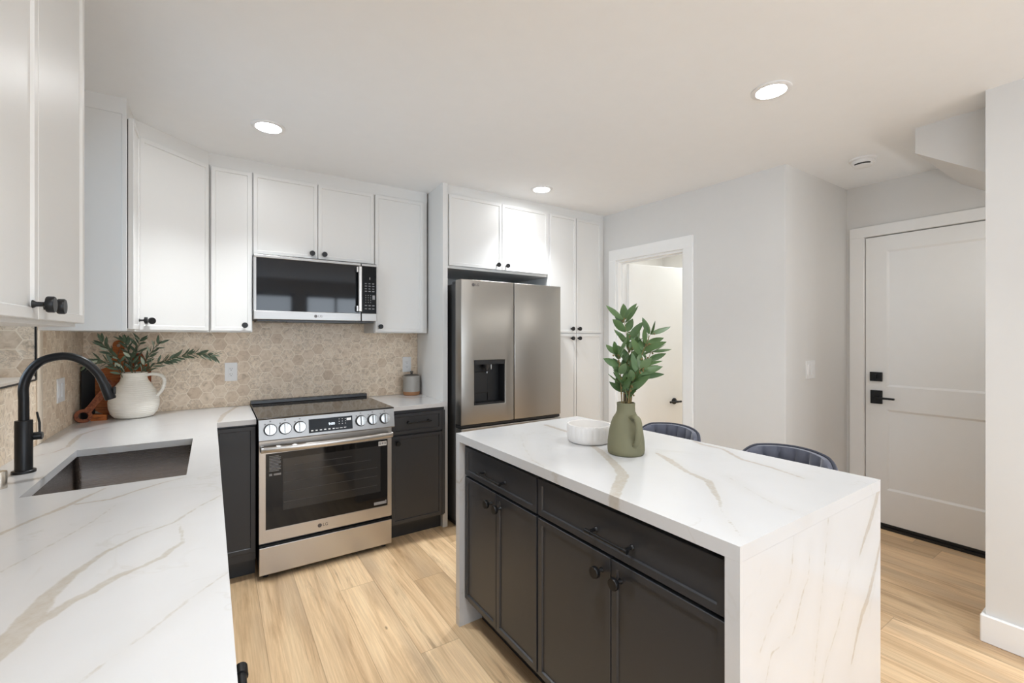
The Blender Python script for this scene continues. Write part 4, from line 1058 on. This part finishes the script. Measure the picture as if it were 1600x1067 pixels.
# grey crock
kx_, ky = 1.993, -.135
t = thing('canister', 'small grey ribbed ceramic canister with bare clay base by the outlet', 'canister', (kx_, ky, CZ))
bm = B(); lathe(bm, [(.058, 0), (.064, .004), (.067, .030)], (kx_, ky, CZ), Z, 40, True, False); part('clay_base', bm, M['terracotta'], t, label='bare terracotta base', smooth=True)
pr_ = [(.067, .030)] + [(.0675 + (.0012 if k % 2 else -.0008), .034 + k * .0055) for k in range(22)] + [(.066, .156), (.060, .157)]
bm = B(); lathe(bm, pr_, (kx_, ky, CZ), Z, 40, False, True); part('glazed_wall', bm, M['greyclay'], t, smooth=True, angle=60)
bm = B(); lathe(bm, [(.062, .157), (.062, .161), (.05, .165), (.012, .168), (.008, .176), (.014, .184), (.012, .192), (.004, .194)], (kx_, ky, CZ), Z, 32); part('lid', bm, M['lid'], t, smooth=True)

# ================================================================== OUTLETS AND SWITCHES
def outlet(label, x, z):
    t = thing('outlet', label, 'outlet', (x, TB, z)); w_, h_ = .0365, .062
    bm = B(); box(bm, x - w_, x + w_, TB - .005, TB, z - h_, z + h_, .002); part('cover_plate', bm, M['wplast'], t)
    bm = B(); box(bm, x - .017, x + .017, TB - .0075, TB - .0049, z - .034, z + .034, .001); part('receptacle', bm, M['wplast'], t)
    bm = B()
    for s in (-1, 1):
        zc = z + s * .0185
        box(bm, x - .0075, x - .0055, TB - .0078, TB - .0074, zc - .001, zc + .008); box(bm, x + .0055, x + .0075, TB - .0078, TB - .0074, zc, zc + .007); lathe(bm, [(.0025, 0), (.0025, .0004)], (x, TB - .0074, zc - .007), -Y, 10)
    part('slots', bm, M['slot'], t)
outlet('white duplex outlet on the hexagon backsplash left of the range', .748, 1.158)
outlet('white duplex outlet on the backsplash above the grey canister', 1.985, 1.165)
t = thing('switch_plate', 'white double switch plate on the left tiled wall behind faucet', 'light switch', (.012, -.50, 1.127))
bm = B(); box(bm, .012, .017, -.572, -.448, 1.068, 1.188, .002); part('cover_plate', bm, M['wplast'], t)
for a in (-.560, -.506): bm = B(); box(bm, .0169, .0195, a, a + .044, 1.094, 1.162, .001); part('rocker', bm, M['wplast'], t)
t = thing('light_switch', 'white double light switch on the entry wall', 'light switch', (4.112, EY, 1.165))
bm = B(); box(bm, 4.045, 4.178, EY - .006, EY, 1.104, 1.228, .002); part('cover_plate', bm, M['wplast'], t)
for a in (4.066, 4.116): bm = B(); box(bm, a, a + .04, EY - .010, EY - .0059, 1.130, 1.202, .001); part('rocker', bm, M['wplast'], t)

# ================================================================== BAR STOOLS
def stool(x, y, label):
    t = thing('bar_stool', label, 'bar stool', (x, y, 0), 'velvet stools at the island')
    # curved channel-tufted back, opening toward the island (-x)
    n, mz, ch = 56, 12, 8; W_, H0, H1 = 1.24, .66, .906; rad = .215
    def P_(s, v, off):
        a = s * W_; r = rad + off
        top = H1 - .085 * max(0, abs(s) - .55) ** 2 / .2025 - .03 * s * s
        return Vector((x - .02 + math.cos(a) * r, y + math.sin(a) * r * .98, H0 + (top - H0) * v))
    bm = B(); F, Bk = [], []
    for i in range(n + 1):
        s = -1 + 2 * i / n; bul = abs(math.sin(math.pi * ch * (i / n))) ** .6
        F.append([bm.verts.new(P_(s, v / mz, -.010 - .014 * bul * min(1, (1 - v / mz) * 6 + .15))) for v in range(mz + 1)])
        Bk.append([bm.verts.new(P_(s, v / mz, .022)) for v in range(mz + 1)])
    for i in range(n):
        for v in range(mz):
            bm.faces.new((F[i][v], F[i + 1][v], F[i + 1][v + 1], F[i][v + 1])); bm.faces.new((Bk[i][v], Bk[i][v + 1], Bk[i + 1][v + 1], Bk[i + 1][v]))
        bm.faces.new((F[i][mz], F[i + 1][mz], Bk[i + 1][mz], Bk[i][mz])); bm.faces.new((F[i][0], Bk[i][0], Bk[i + 1][0], F[i + 1][0]))
    for i in (0, n):
        for v in range(mz): bm.faces.new((F[i][v], F[i][v + 1], Bk[i][v + 1], Bk[i][v]))
    bmesh.ops.recalc_face_normals(bm, faces=bm.faces[:]); part('backrest', bm, M['velvet'], t, smooth=True, angle=70)
    bm = B(); tube(bm, [P_(-1 + 2 * i / n, 1, .012) + Z * .002 for i in range(n + 1)], .006, 8); part('piping', bm, M['piping'], t, smooth=True)
    bm = B(); lathe(bm, [(.15, .600), (.195, .605), (.205, .625), (.205, .655), (.195, .675), (.15, .682)], (x - .03, y, 0), Z, 40); part('seat', bm, M['velvet'], t, smooth=True)
    for sx_, sy_ in ((1, 1), (1, -1), (-1, 1), (-1, -1)):
        bm = B(); tube(bm, [(x - .03 + sx_ * .12, y + sy_ * .12, .602), (x - .03 + sx_ * .185, y + sy_ * .185, 0)], [.014, .010], 12); part('leg', bm, M['leg'], t, smooth=True)
    bm = B(); q = .157
    ring = [(x - .03 + sx_ * q, y + sy_ * q, .26) for sx_, sy_ in ((1, 1), (1, -1), (-1, -1), (-1, 1), (1, 1))]
    for a, b in zip(ring, ring[1:]): tube(bm, [a, b], .008, 10)
    part('footrest', bm, M['leg'], t, smooth=True); return t
stool(2.60, -2.075, 'slate grey velvet bar stool behind the green vase')
stool(2.60, -2.675, 'slate grey velvet bar stool nearer the entry door')
